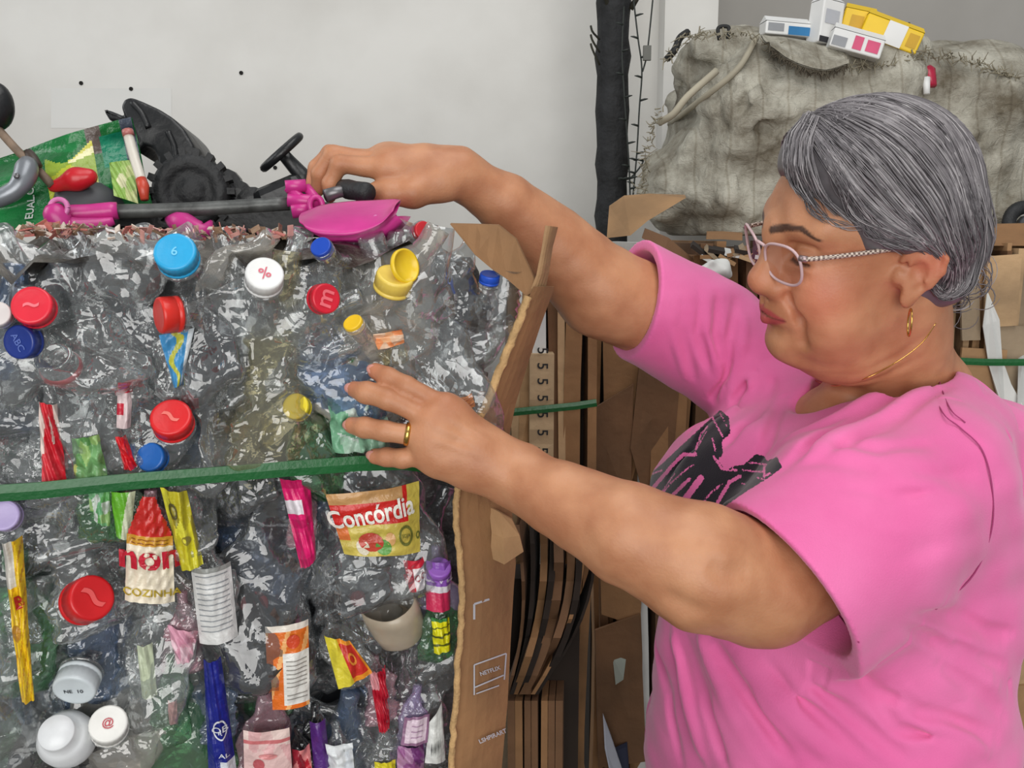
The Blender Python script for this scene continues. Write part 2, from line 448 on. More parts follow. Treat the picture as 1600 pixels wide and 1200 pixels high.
# brown bale in the shade behind the arms
yB = 1.62
baleB = card_bale('shaded brown carton bale between the arms, broad crumpled faces', wx(930, yB), wx(1185, yB), yB, .70, 0, at_y(1000, 395, yB)[2], .010, .022, 5, .008, [CARDS[1], CARDS[3], CARDS[1], CARDS[0]])
for (pts, mi) in (([(942, 515), (1012, 505), (1020, 640), (985, 760), (946, 770)], 1), ([(1000, 560), (1062, 600), (1050, 740), (1010, 790), (985, 700)], 3), ([(925, 640), (990, 600), (985, 800), (930, 850)], 3), ([(1020, 610), (1075, 600), (1060, 900), (1012, 880)], 1), ([(935, 780), (1010, 800), (1000, 980), (940, 960)], 1), ([(930, 985), (1000, 960), (1010, 1190), (935, 1200)], 3)):
    V = []; gg = np.random.default_rng(len(pts) * 7 + mi)
    yy = yB - .03 - gg.uniform(0, .02)
    F0 = [at_y(x, y, yy + gg.uniform(-.012, .012)) for x, y in pts]; n = len(F0); V = F0 + [p + [0, .006, 0] for p in F0]
    Fc = [tuple(range(n))[::-1], tuple(range(n, 2 * n))] + [(k, (k + 1) % n, n + (k + 1) % n, n + k) for k in range(n)]
    keep(mesh_obj('crumpled_face', V, Fc, CARDS[mi], smooth=False), baleB)
# bales on the right, behind her
yC = 1.66
baleC = card_bale('tan carton bale with a white torn sheet, behind her shoulder', wx(1225, yC), wx(1760, yC), yC, .8, 0, at_y(1500, 392, yC)[2], .006, .017, 9, .006, [CARDS[0], CARDS[2], CARDS[0], CARDS[4], CARDS[2], CARDS[3]])
g = np.random.default_rng(12)
for (x, y, w_, h_, m) in ((1440, 470, 60, 150, 2), (1565, 455, 50, 110, 2), (1530, 610, 70, 130, 0), (1590, 560, 60, 100, 4), (1580, 800, 60, 210, 0), (1585, 960, 50, 90, 1), (1575, 1075, 50, 110, 2), (1600, 1130, 60, 140, 0), (1460, 560, 40, 90, 0), (1515, 470, 28, 120, 4)):
    c = at_y(x, y, yC - .022 - g.uniform(0, .012)); sx, sz = w_ / 2 / FPX * yC, h_ / 2 / FPX * yC; a = g.normal(0, .06)
    Rm = np.array([[math.cos(a), 0, math.sin(a)], [g.normal(0, .1), 1, g.normal(0, .08)], [-math.sin(a), 0, math.cos(a)]])
    v, f = box_vf((0, 0, 0), (sx, .003, sz)); keep(mesh_obj('carton_flap', np.asarray(v) @ Rm.T + c, f, CARDS[m], smooth=False), baleC)
def shard(px, y, m, name, label, cat, parent=None, th=.002, jit=.01, seed=0):
    gg = np.random.default_rng(seed); F0 = [at_y(a, b, y + gg.uniform(-jit, jit)) for a, b in px]; n = len(F0)
    V = F0 + [p + [0, th, 0] for p in F0]; Fc = [tuple(range(n))[::-1], tuple(range(n, 2 * n))] + [(k, (k + 1) % n, n + (k + 1) % n, n + k) for k in range(n)]
    o = mesh_obj(name, V, Fc, m, smooth=False)
    return keep(o, parent) if parent else tag(o, label, cat)
shard([(1543, 455), (1562, 500), (1566, 560), (1580, 600), (1602, 640), (1602, 676), (1572, 668), (1562, 625), (1545, 570), (1536, 510)], yC - .045, WHITEC, 'torn_white_sheet', '', '', baleC, seed=3)
shard([(1592, 560), (1600, 555), (1604, 640), (1590, 632)], yC - .05, WHITEC, 'torn_white_sheet', '', '', baleC, seed=4)
strap_on('bale_strap', [at_y(x, y, yC - .055) for x, y in ((1400, 566), (1500, 564), (1545, 566), (1600, 566), (1720, 566))], .012, .002, 'green strap crossing the tan bale behind her collar')
strap_on('bale_strap', [at_y(x, y, yC - .055) for x, y in ((1400, 1007), (1500, 1008), (1560, 1008), (1600, 1006), (1720, 1004))], .012, .002, 'green strap low on the tan bale behind her back')
# loose flaps and scraps lying over the bale tops
def slab_path(name, top, bot, th, m, label, cat='cardboard'):
    """a bent board: top and bot are matching rows of points"""
    V = []; Fc = []
    for a, b in zip(top, bot): V += [a, b, b + np.array([.001, th, .001]), a + np.array([.001, th, .001])]
    for i in range(len(top) - 1):
        for q in range(4): Fc.append((i * 4 + q, i * 4 + (q + 1) % 4, i * 4 + 4 + (q + 1) % 4, i * 4 + 4 + q))
    Fc.append((0, 3, 2, 1)); n = len(top) - 1; Fc.append((n * 4, n * 4 + 1, n * 4 + 2, n * 4 + 3))
    return tag(mesh_obj(name, V, Fc, m, smooth=False), label, cat)
slab_path('cardboard_flap', [P(952, 322, 1.72), P(975, 306, 1.70), P(1015, 303, 1.70), P(1070, 305, 1.72)], [P(948, 372, 1.66), P(985, 368, 1.62), P(1012, 345, 1.62), P(1072, 309, 1.66)], .006, CARDS[0], 'curled tan carton flap sticking up beside the dark trunk')
slab_path('cardboard_flap', [P(1008, 357, 1.60), P(1045, 372, 1.6), P(1092, 412, 1.6)], [P(1003, 372, 1.58), P(1038, 392, 1.58), P(1080, 428, 1.58)], .01, CARDS[3], 'dark folded carton strip poking up behind the far sleeve')
slab_path('cardboard_flap', [P(1105, 362, 1.66), P(1130, 362, 1.66), P(1160, 364, 1.66)], [P(1104, 374, 1.62), P(1130, 374, 1.62), P(1160, 376, 1.62)], .01, CARDS[1], 'flat brown carton edge in front of the sack, left of her glasses')
slab_path('cardboard_flap', [P(1520, 364, 1.72), P(1570, 350, 1.72), P(1650, 348, 1.72)], [P(1515, 384, 1.66), P(1570, 384, 1.66), P(1650, 384, 1.66)], .03, CARDS[1], 'brown carton lying on the tan bale behind her hair')
zr = np.random.default_rng(5)
lay = tag(empty('carton_layers', P(1140, 395, 1.6)), 'layered striped carton edges on the bale top beside her glasses', 'cardboard')
for k in range(26):
    x = 1040 + k * 6.2 + zr.normal(0, 3); y = 384 + zr.normal(0, 6) + (22 if k < 9 else 0); a = zr.uniform(-.9, .9); L = zr.uniform(18, 34)
    c = P(x, y + 14, 1.585 - .001 * k); sx, sz = L / 2 / FPX * 1.6, .0032
    Rm = np.array([[math.cos(a), .2, -math.sin(a)], [0, 1, 0], [math.sin(a), .1, math.cos(a)]]); v, f = box_vf((0, 0, 0), (sx, .03, sz))
    keep(mesh_obj('carton_edge', np.asarray(v) @ Rm.T + c, f, (CARDS[2], CARDS[0], DARKC, WHITEC, CARDS[1], CARDS[4], DARKC)[k % 7], smooth=False), lay)
rootW = tag(empty('white_bag', P(1110, 418, 1.5)), 'crumpled white wrapper lying on the layered cartons beyond the far sleeve', 'wrapper')
wr = Sdf(); wr.add(*el(P(1112, 424, 1.52), (.030, .02, .016))); nz = vnoise(120, .006, 4); wr.mod(nz, P(1112, 424, 1.52), 9)
pts, quads = wr.mesh(P(1112, 424, 1.52) - .05, P(1112, 424, 1.52) + .05, .003); keep(np_mesh('wrapper', pts, quads, WHITEC), rootW)
# scraps in the dark gap next to the shirt
shard([(942, 1115), (955, 1150), (975, 1210), (985, 1260), (960, 1240), (945, 1170)], 1.54, mat('pale_paper', (196, 200, 214), .6), 'paper_scrap', '', '', baleB, seed=6)
shard([(957, 1025), (968, 1010), (978, 1030), (974, 1062), (962, 1070)], 1.57, mat('grey_foil', (150, 156, 146), .4), 'foil_scrap', '', '', baleB, seed=7)
shard([(958, 1170), (980, 1160), (985, 1230), (962, 1240)], 1.56, mat('dark_blue_paper', (36, 40, 62), .6), 'paper_scrap', '', '', baleB, seed=8)

# ================================================================== tree trunk and string lights
trunk = tag(empty('artificial_tree', (at_y(957, 0, 2.6)[0], 2.6, 0)), 'tall black-wrapped artificial tree trunk against the white wall', 'tree')
tp = []; rad = []; gt = np.random.default_rng(2)
tx = at_y(957, 300, 2.6)[0]
for i, z in enumerate(np.linspace(0, 2.75, 60)):
    tp.append((tx + .012 * math.sin(z * 2.1) + .010 * (z - 1.5), 2.6, z)); rad.append((.038 + .006 * gt.random() + (.006 if i % 3 == 0 else 0)) * (1 + .10 * max(0, z - 1.8)))
V, Fc = tube_vf(tp, rad, 14); keep(mesh_obj('wrapped_trunk', V, Fc, mat('black_wrap', (36, 37, 39), .75, .3, 25, .5, 60)), trunk)
top = np.array(tp[44])
for k in range(16):
    a = gt.uniform(-1.2, 1.2); z0 = 2.02 + gt.uniform(0, .25); base = np.array([tx + .006 + gt.normal(0, .018), 2.585, z0]); L = gt.uniform(.14, .34)
    e = base + np.array([math.sin(a) * L * .62, -.04 + gt.normal(0, .04), abs(math.cos(a)) * L]); mid = (base + e) / 2 + [math.sin(a) * -.02, -.01, .02]
    keep(tube('branch', [base, mid, e], [.008, .006, .003], mat('dark_foliage', (52, 50, 36), .8, .3, 40), None, 6, 8), trunk)
for k in range(3):
    keep(tube('twig', [at_y(937, 62 + k * 20, 2.56), at_y(926, 50 + 14 * k, 2.55), at_y(923, 40 + 14 * k, 2.55)], .003, mat('dark_foliage', (52, 50, 36)), None, 5, 6), trunk)
sl = tag(empty('string_lights', at_y(985, 150, 2.55)), 'unlit dark string lights hanging beside the black trunk', 'lights')
for wi, pl in enumerate(([(975, 10), (972, 80), (975, 140), (979, 200), (983, 260), (985, 318)], [(990, 0), (997, 60), (1003, 110), (999, 170), (995, 240), (988, 318)], [(1020, 0), (1014, 60), (1010, 90), (1004, 112)], [(966, 280), (985, 278), (1005, 252), (990, 250)])):
    q = spline([at_y(x, y, 2.5) for x, y in pl], 26); keep(mesh_obj('wire', *tube_vf(q, .0022, 5), mat('dark_green_wire', (40, 46, 42), .6)), sl)
    if wi == 2: continue
    for k in range(2, 25, 3):
        s_ = 1 if (k + wi) % 2 else -1; keep(mesh_obj('bulb', *tube_vf([q[k], q[k] + [.012 * s_, -.004, .003], q[k] + [.020 * s_, -.004, .004]], [.003, .0028, .001], 5), mat('dark_green_wire', (40, 46, 42))), sl)
v, f = box_vf(at_y(1011, 83, 2.49), (.010, .006, .018)); keep(mesh_obj('plug', v, f, mat('grey_plug', (104, 104, 98), .6), smooth=False), sl)

# ================================================================== big bag on the bales
bag = tag(empty('bulk_bag', P(1300, 380, 2.35)), 'big dirty-white woven bulk bag standing on the carton bales', 'sack')
sb = Sdf(); cB = P(1290, 245, 2.40)
sb.add(*rbox(cB, (.385, .36, .235), .13), k=.02)
sb.add(*el(P(1185, 125, 2.36), (.16, .22, .095)), k=.10)
sb.add(*el(P(1425, 140, 2.36), (.16, .22, .085)), k=.10)
sb.add(*el(P(1080, 300, 2.30), (.11, .20, .12)), k=.08)
sb.add(*el(P(1475, 280, 2.30), (.12, .20, .15)), k=.08)
sb.add(*el(P(1130, 95, 2.28), (.10, .10, .05)), k=.05)
for i, pl in enumerate(([(1195, 70), (1260, 92), (1330, 100), (1400, 92), (1440, 82)], [(1105, 78), (1150, 65), (1200, 62)], [(1440, 85), (1490, 92), (1540, 105), (1580, 118)])):
    q = spline([P(x, y, 2.10 + .05 * (i > 0)) for x, y in pl], 12)
    for a, b in zip(q[:-1], q[1:]): sb.add(*rc(a, b, .030, .030), k=.03)
gs = np.random.default_rng(31); sops = list(sb.ops); bs = Sdf(); bs.ops = sops
def bfold(pl, w_, d_): crease(sb, [bs.hit(x, y, 1.7, 3.0) for x, y in pl], w_, d_)
for pl, w_, d_ in (([(1180, 100), (1165, 160), (1130, 220)], .016, .022), ([(1200, 110), (1190, 200), (1185, 310)], .012, .014), ([(1085, 110), (1060, 160), (1050, 200)], .018, .02), ([(1140, 85), (1110, 120), (1075, 160)], .014, -.018),
                   ([(1120, 195), (1200, 200), (1250, 195)], .012, .018), ([(1060, 240), (1120, 262), (1200, 255)], .014, .020), ([(1040, 250), (1090, 300), (1130, 330)], .014, .018), ([(1140, 150), (1150, 190), (1145, 230)], .014, -.014),
                   ([(1240, 120), (1300, 128), (1380, 122)], .014, .016), ([(1460, 110), (1500, 150), (1560, 170)], .016, .024), ([(1490, 120), (1530, 150), (1575, 190)], .014, -.016), ([(1520, 140), (1560, 200), (1570, 260)], .016, .02),
                   ([(1540, 230), (1560, 290), (1550, 350)], .016, .016), ([(1100, 230), (1160, 232), (1220, 226)], .02, -.014), ([(1050, 310), (1110, 318), (1170, 300)], .02, -.014), ([(1060, 345), (1120, 350), (1160, 345)], .014, .016), ([(1210, 150), (1215, 190), (1200, 240)], .010, -.012), ([(1110, 130), (1125, 170), (1120, 210)], .010, .014)):
    bfold(pl, w_, d_)
for i in range(60):
    x, y = gs.uniform(1030, 1570), gs.uniform(90, 360); a = gs.uniform(-.6, .6) + (1.57 if gs.random() < .45 else 0); L = gs.uniform(20, 60)
    bfold([(x - L * math.cos(a), y - L * math.sin(a)), (x, y + gs.normal(0, 5)), (x + L * math.cos(a), y + L * math.sin(a))], gs.uniform(.006, .013), gs.choice([-.009, .011]))
n1 = vnoise(16, .016, 41); n2 = vnoise(60, .005, 42); sb.mod(lambda p: n1(p) + n2(p), cB, 9)
sb.cut(lambda p: 1.484 - p[:, 2], cB, 9)
pts, quads = sb.mesh(cB - [.66, .52, .40], cB + [.62, .5, .42], .0085)
def sack_material():
    m, nt, ln, out = new_mat('woven_sack'); p = N(nt, 'ShaderNodeBsdfPrincipled'); ln.new(p.outputs[0], out.inputs[0]); p.inputs['Roughness'].default_value = .7
    tc = N(nt, 'ShaderNodeTexCoord'); no = N(nt, 'ShaderNodeTexNoise'); no.inputs['Scale'].default_value = 7; no.inputs['Detail'].default_value = 8; no.inputs['Roughness'].default_value = .65; ln.new(tc.outputs['Object'], no.inputs['Vector'])
    r = N(nt, 'ShaderNodeValToRGB'); r.color_ramp.elements[0].position = .36; r.color_ramp.elements[1].position = .60; r.color_ramp.elements[0].color = lin((104, 95, 78)); r.color_ramp.elements[1].color = lin((186, 182, 168)); ln.new(no.outputs['Fac'], r.inputs[0])
    wv_ = N(nt, 'ShaderNodeTexWave', bands_direction='X'); wv_.inputs['Scale'].default_value = 5.2; wv_.inputs['Distortion'].default_value = .8; ln.new(tc.outputs['Object'], wv_.inputs['Vector'])
    r2 = N(nt, 'ShaderNodeValToRGB'); r2.color_ramp.elements[0].position = .0; r2.color_ramp.elements[1].position = .03; r2.color_ramp.elements[0].color = (.62, .58, .52, 1); r2.color_ramp.elements[1].color = (1, 1, 1, 1); ln.new(wv_.outputs['Fac'], r2.inputs[0])
    mx = N(nt, 'ShaderNodeMixRGB', blend_type='MULTIPLY'); mx.inputs[0].default_value = .6; ln.new(r.outputs[0], mx.inputs[1]); ln.new(r2.outputs[0], mx.inputs[2]); ln.new(mx.outputs[0], p.inputs['Base Color'])
    w2 = N(nt, 'ShaderNodeTexWave', bands_direction='Z'); w2.inputs['Scale'].default_value = 130; w2.inputs['Distortion'].default_value = 2; ln.new(tc.outputs['Object'], w2.inputs['Vector'])
    b = N(nt, 'ShaderNodeBump'); b.inputs['Strength'].default_value = .35; b.inputs['Distance'].default_value = .004; ln.new(w2.outputs['Fac'], b.inputs['Height'])
    n3 = N(nt, 'ShaderNodeTexNoise'); n3.inputs['Scale'].default_value = 45; n3.inputs['Detail'].default_value = 6; n3.inputs['Distortion'].default_value = 1.2; ln.new(tc.outputs['Object'], n3.inputs['Vector'])
    b2 = N(nt, 'ShaderNodeBump'); b2.inputs['Strength'].default_value = .6; b2.inputs['Distance'].default_value = .012; ln.new(n3.outputs['Fac'], b2.inputs['Height']); ln.new(b.outputs[0], b2.inputs['Normal']); ln.new(b2.outputs[0], p.inputs['Normal'])
    return m
sackm = sack_material(); keep(np_mesh('woven_body', pts, quads, sackm), bag)
# frayed rim, loops, ties
fz = []
for pl, dn in (([(1195, 68), (1260, 95), (1330, 106), (1400, 98), (1440, 84)], 110), ([(1040, 95), (1070, 60), (1120, 52), (1180, 55)], 70), ([(1440, 84), (1500, 92), (1560, 112), (1590, 125)], 90), ([(1030, 170), (1010, 240), (1005, 310)], 60)):
    q = spline([P(x, y, 2.03) for x, y in pl], dn)
    for c in q:
        d = unit(gs.normal(size=3) + [0, -.6, -.3]) * gs.uniform(.008, .026); fz.append(tube_vf([c + gs.normal(size=3) * .006, c + d * .6, c + d + gs.normal(size=3) * .006], [.0016, .0012, .0006], 4, False))
fo = mesh_obj('frayed_edge', *joined(fz), mat('frayed_fibre', (150, 142, 122), .8)); fo['kind'] = 'stuff'; keep(fo, bag)
keep(mesh_obj('lifting_loop', *tube_vf(spline([P(1124, 62, 2.05), P(1122, 45, 2.05), P(1130, 41, 2.05), P(1139, 44, 2.05), P(1137, 60, 2.05)], 20), .0045, 7), mat('black_tie', (34, 34, 34), .7)), bag)
keep(mesh_obj('lifting_loop', *tube_vf(spline([P(1042, 92, 2.05), P(1054, 78, 2.03), P(1062, 60, 2.04), P(1075, 50, 2.05)], 20), .008, 7), mat('black_tie', (34, 34, 34))), bag)
keep(mesh_obj('strap_loop', *tube_vf(spline([P(1030, 192, 2.06), P(1052, 178, 2.03), P(1075, 150, 2.02), P(1120, 110, 2.02)], 24), .008, 7), mat('sack_strap', (178, 170, 150), .8)), bag)
keep(mesh_obj('seam_cord', *tube_vf(spline([bs.hit(x, y, 1.6, 2.8) + [0, -.012, 0] for x, y in ((1180, 60), (1150, 110), (1090, 160), (1045, 195))], 24), .007, 6), mat('sack_strap', (178, 170, 150))), bag)
fq = [(1184, 55), (1230, 58), (1278, 68), (1316, 82)]; fb = [(1202, 74), (1236, 97), (1284, 111), (1324, 101)]
V = []; Fc = []; A_ = spline([P(x, y, 2.05) for x, y in fq], 14); B_ = spline([P(x, y, 2.00) for x, y in fb], 14)
for a, b in zip(A_, B_):
    for t in np.linspace(0, 1, 6): V.append(a * (1 - t) + b * t + [0, -.018 * math.sin(t * 2.6) + gs.normal(0, .0015), .004 * math.sin(t * 9)])
k = len(V); V += [p + [0, .005, -.002] for p in V]
for i in range(13):
    for j in range(5): a = i * 6 + j; Fc += [(a, a + 1, a + 7, a + 6), (k + a + 6, k + a + 7, k + a + 1, k + a)]
keep(mesh_obj('rim_flap', V, Fc, sackm), bag)
fz = []
for c in spline([p + [0, -.004, -.002] for p in B_], 120):
    d = unit(gs.normal(size=3) * [.6, .4, .4] + [0, -.1, -.8]) * gs.uniform(.006, .022); fz.append(tube_vf([c, c + d * .6, c + d], [.0018, .0013, .0006], 4, False))
fo = mesh_obj('frayed_hem', *joined(fz), mat('dark_fibre', (84, 76, 62), .8)); fo['kind'] = 'stuff'; keep(fo, bag)
# waste sticking out of the bag
def carton(name, c, h, R, faces, label, group=None):
    """a small printed drinks carton: body, gable fold, printed panels"""
    root = tag(empty(name, c), label, 'carton', group)
    def lp(q): return np.asarray(R) @ np.asarray(q, float) + np.asarray(c)
    o = rounded_box('carton_body', c, h, faces[0], None, .003, R); keep(o, root)
    for (u0, u1, v0, v1, m) in faces[1]:
        q = [lp((h[0] * u, -h[1] - .0012, h[2] * v)) for u, v in ((u0, v0), (u1, v0), (u1, v1), (u0, v1))]; keep(mesh_obj('printed_panel', q, [(0, 1, 2, 3)], m, smooth=False), root)
    q = [lp((h[0] * x, y, h[2] + z)) for x, y, z in ((-1, -h[1], 0), (1, -h[1], 0), (1, h[1], 0), (-1, h[1], 0), (-.96, -.001, .014), (.96, -.001, .014), (.96, .001, .014), (-.96, .001, .014))]
    keep(mesh_obj('folded_top', q, [(0, 1, 5, 4), (2, 3, 7, 6), (1, 2, 6, 5), (3, 0, 4, 7), (4, 5, 6, 7)], faces[0], smooth=False), root)
    return root
def rotm(ay, az=0, ax=0):
    return np.array(Matrix.Rotation(az, 3, 'Z') @ Matrix.Rotation(ay, 3, 'Y') @ Matrix.Rotation(ax, 3, 'X'))
yel = mat('carton_yellow', (236, 196, 26), .4, .05); whi = mat('carton_white', (226, 226, 224), .4, .03); blu = mat('carton_blue', (46, 122, 176), .4); pnk = mat('carton_pink', (214, 74, 118), .4); blk = mat('carton_black', (40, 40, 44), .5); grn = mat('carton_green', (60, 120, 84), .45); gry = mat('carton_grey', (150, 152, 156), .45)
carton('milk_carton', P(1289, 38, 2.06), (.028, .024, .046), rotm(.12, .35), (whi, [(-.7, .6, -.1, .55, mat('pale_print', (188, 190, 196), .5)), (-1, 1, -1, -.72, blk), (.5, 1, -.7, -.3, grn)]), 'white upright carton poking out of the top of the bulk bag')
carton('juice_carton', P(1338, 38, 2.08), (.034, .024, .026), rotm(.25, -.2), (yel, [(-.5, .3, -.5, .5, mat('ochre_print', (206, 160, 20), .5))]), 'small crushed yellow carton beside the white carton on the bag')
carton('juice_carton', P(1390, 56, 2.05), (.064, .024, .024), rotm(.38, -.15), (yel, [(-.25, .42, -1, 1, whi), (.55, .9, -.6, .6, mat('ochre_print', (206, 160, 20)))]), 'long yellow carton with a white band lying on the bag')
carton('tea_carton', P(1336, 70, 2.02), (.056, .020, .020), rotm(.28, -.1), (whi, [(-.15, .2, -.7, .7, pnk), (.35, .85, -.6, .6, pnk), (-.95, -.4, -.8, .2, gry)]), 'white carton with pink fruit print under the yellow cartons')
carton('milk_carton', P(1226, 48, 2.08), (.052, .022, .014), rotm(.06, .1), (whi, [(.0, .95, -.9, .4, blu), (-.9, -.2, -.5, .7, gry)]), 'flattened blue and white carton lying at the left of the bag top')
tag(tube('straw', [P(1405, 48, 2.14), P(1412, 42, 2.13), P(1421, 37, 2.13)], .004, mat('black_tie', (34, 34, 34)), None, 6, 6), 'short black stick jutting from the waste on the bag', 'stick')
bl = tag(empty('plastic_bottle', P(1450, 128, 2.04)), 'red and white bottle tip poking through a tear in the bag', 'bottle')
keep(mesh_obj('bottle_body', *tube_vf([P(1445, 104, 2.07), P(1450, 112, 2.05), P(1455, 135, 2.04)], [.010, .016, .012], 10), mat('tag_red', (186, 40, 70), .3)), bl)
keep(mesh_obj('bottle_neck', *tube_vf([P(1447, 122, 2.035), P(1448, 147, 2.03)], [.009, .007], 8), whi), bl)
# black thing on the far right bale
bt = tag(empty('black_tyre', P(1596, 345, 1.9)), 'small black rubber tyre on the tan bale at the frame edge', 'tyre')
cen = P(1606, 352, 1.85); th = np.linspace(0, 2 * math.pi, 33); ring = np.array([cen + .038 * (math.cos(a) * RT + math.sin(a) * np.array([0, .3, .95])) for a in th]); keep(mesh_obj('tread', *tube_vf(ring, .014, 8, False), mat('black_rubber', (34, 35, 37), .6, .2, 40, .3, 90)), bt)
keep(mesh_obj('hub', *tube_vf([cen + [0, .01, 0], cen - [0, .01, 0]], .02, 12), mat('dark_grey_plastic', (70, 72, 76), .5)), bt)
# ================================================================== the bale of bottles
FA = np.array([-.408, .745, 0]); FB = np.array([-.0474, .865, 0]); FE = unit(FB - FA); FN = np.array([FE[1], -FE[0], 0])
def FP(px, py, off=0.0):
    r = P(px, py, 1) - CAM; t = ((FA + FN * off - CAM) @ FN) / (r @ FN); return CAM + r * t
def cvec(dx, dy, dz): return unit(dx * RT + dy * UP - dz * FW)
def tri(x): return 2 * np.abs(x - np.floor(x + .5))
PL = {}
def film(kind):
    spec = {'clear': ((236, 238, 238), .06), 'grey': ((206, 208, 210), .06), 'green': ((150, 200, 160), .14), 'blue': ((176, 196, 224), .12), 'milky': ((224, 220, 212), .26), 'amber': ((236, 231, 206), .07), 'dark': ((120, 122, 126), .10), 'rose': ((232, 196, 206), .2), 'lilac': ((206, 192, 226), .28)}[kind]
    return plastic_film('film_' + kind, spec[0], spec[1], .075, .62, 42, .42, .07)
def crush(V, g, amp, nplanes=9, lam=(.028, .085)):
    V = np.asarray(V, float)
    for _ in range(nplanes):
        n = unit(g.normal(size=3) * [1, 1, .45]); q = unit(g.normal(size=3) * [1.0, .7, .4])
        V = V + np.outer(tri(V @ n / g.uniform(*lam) + g.uniform()) - .5, q) * amp * g.uniform(.4, 1)
    return V
def bottle_mesh(seed, L=.20, R=.042, kind='soda', fx=.42, amp=.009, neck=True, rings=44, seg=40):
    g = np.random.default_rng(seed); prof = []
    zs = np.linspace(0, 1, rings)
    for t in zs:
        if t < .05: r = R * (.75 + 5 * t)
        elif t < .62: r = R * (1 - .05 * math.sin(t * 20)) if kind != 'water' else R * (1 - .06 * (int(t * 34) % 2))
        elif t < .88: f = (t - .62) / .26; r = R * (1 - f) ** .8 * .72 + R * .28 if f < 1 else R * .28; r = max(r, .0125)
        else: r = .0125
        prof.append((r, t * L))
    V, Fc = lathe_vf(prof, seg, True); V = np.asarray(V)
    z = V[:, 2:3] / L; soft = np.clip((.90 - z) / .12, 0, 1)
    W = V * [fx, 1.12, 1.0]; W[:, 2] *= .92
    W = crush(W, g, amp, 9); W = crush(W, g, amp * .22, 7, (.008, .022)); W[:, 0] += .012 * np.sin(V[:, 2] / L * 5 + g.uniform(0, 6)); W[:, 1] += .010 * np.sin(V[:, 2] / L * 4 + g.uniform(0, 6))
    W = V * (1 - soft) + W * soft
    me = bpy.data.meshes.new('bottle_body'); me.from_pydata([tuple(v) for v in W], [], [tuple(f) for f in Fc]); me.update(); me.shade_smooth()
    return me
VAR = [bottle_mesh(100 + i, L=(.17, .22, .19, .24)[i % 4], R=(.033, .044, .038, .048)[(i * 3) % 4], kind=('soda', 'water')[i % 3 == 1], fx=(.35, .5, .42)[i % 3]) for i in range(16)]
def basis(c, axis, xh):
    z = unit(axis); x = unit(np.asarray(xh) - z * (np.asarray(xh) @ z)); y = np.cross(z, x)
    M = Matrix.Identity(4)
    for i in range(3): M[i][0], M[i][1], M[i][2], M[i][3] = x[i], y[i], z[i], c[i]
    return M
def place_body(root, me, c, axis, kind, xh=None, s=1.0, name='bottle_body'):
    o = bpy.data.objects.new(name, me); COL.objects.link(o)
    if not me.materials: me.materials.append(None)
    o.parent = root
    M = basis(c, axis, FN if xh is None else xh) @ Matrix.Scale(s, 4); M.translation = M.translation - Vector(root.location)
    o.matrix_local = M
    o.material_slots[0].link = 'OBJECT'; o.material_slots[0].material = film(kind); return o

# dark packed filling and the block below it
gr = np.random.default_rng(77); nu, nv = 60, 90; V = []; Fc = []
nz1 = vnoise(70, .012, 71); nz2 = vnoise(200, .006, 72)
for j in range(nv):
    for i in range(nu):
        p = FA + FE * (-.42 + .83 * i / (nu - 1)) - FN * .058 + np.array([0, 0, .86 + .60 * j / (nv - 1)]); q = p[None]
        V.append(p + FN * float(nz1(q)[0] + nz2(q)[0]) * 1.2)
for j in range(nv - 1):
    for i in range(nu - 1): a = j * nu + i; Fc.append((a, a + 1, a + nu + 1, a + nu))
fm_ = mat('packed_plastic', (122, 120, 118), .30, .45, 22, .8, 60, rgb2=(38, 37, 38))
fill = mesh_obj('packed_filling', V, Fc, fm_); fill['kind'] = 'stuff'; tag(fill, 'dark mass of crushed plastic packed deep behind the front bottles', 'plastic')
c0 = FA + FE * (-.02) - FN * .26; Rb = np.array([FE, -FN, [0, 0, 1]]).T
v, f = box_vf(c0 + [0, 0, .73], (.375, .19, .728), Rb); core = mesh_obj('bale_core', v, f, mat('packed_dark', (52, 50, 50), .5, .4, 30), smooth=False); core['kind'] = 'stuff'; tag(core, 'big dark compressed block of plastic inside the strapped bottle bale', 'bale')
# top layer of the bale: crushed film
V = []; Fc = []; nu, nv = 46, 22
for j in range(nv):
    for i in range(nu):
        p = FA + FE * (-.40 + .765 * i / (nu - 1)) - FN * (-.004 + .40 * j / (nv - 1)) + np.array([0, 0, 1.462]); V.append(p + np.array([0, 0, 1]) * float(nz1(p[None])[0] * .7 + nz2(p[None])[0]))
for j in range(nv - 1):
    for i in range(nu - 1): a = j * nu + i; Fc.append((a, a + 1, a + nu + 1, a + nu))
tl = mesh_obj('crushed_top_layer', V, Fc, mat('dirty_film', (112, 106, 98), .35, .4, 25, .8, 70, rgb2=(54, 48, 42))); tl['kind'] = 'stuff'; tag(tl, 'dirty layer of crushed film along the top of the bottle bale', 'plastic')

LAND = []          # (px, py, phrase) for telling the plain bottles apart
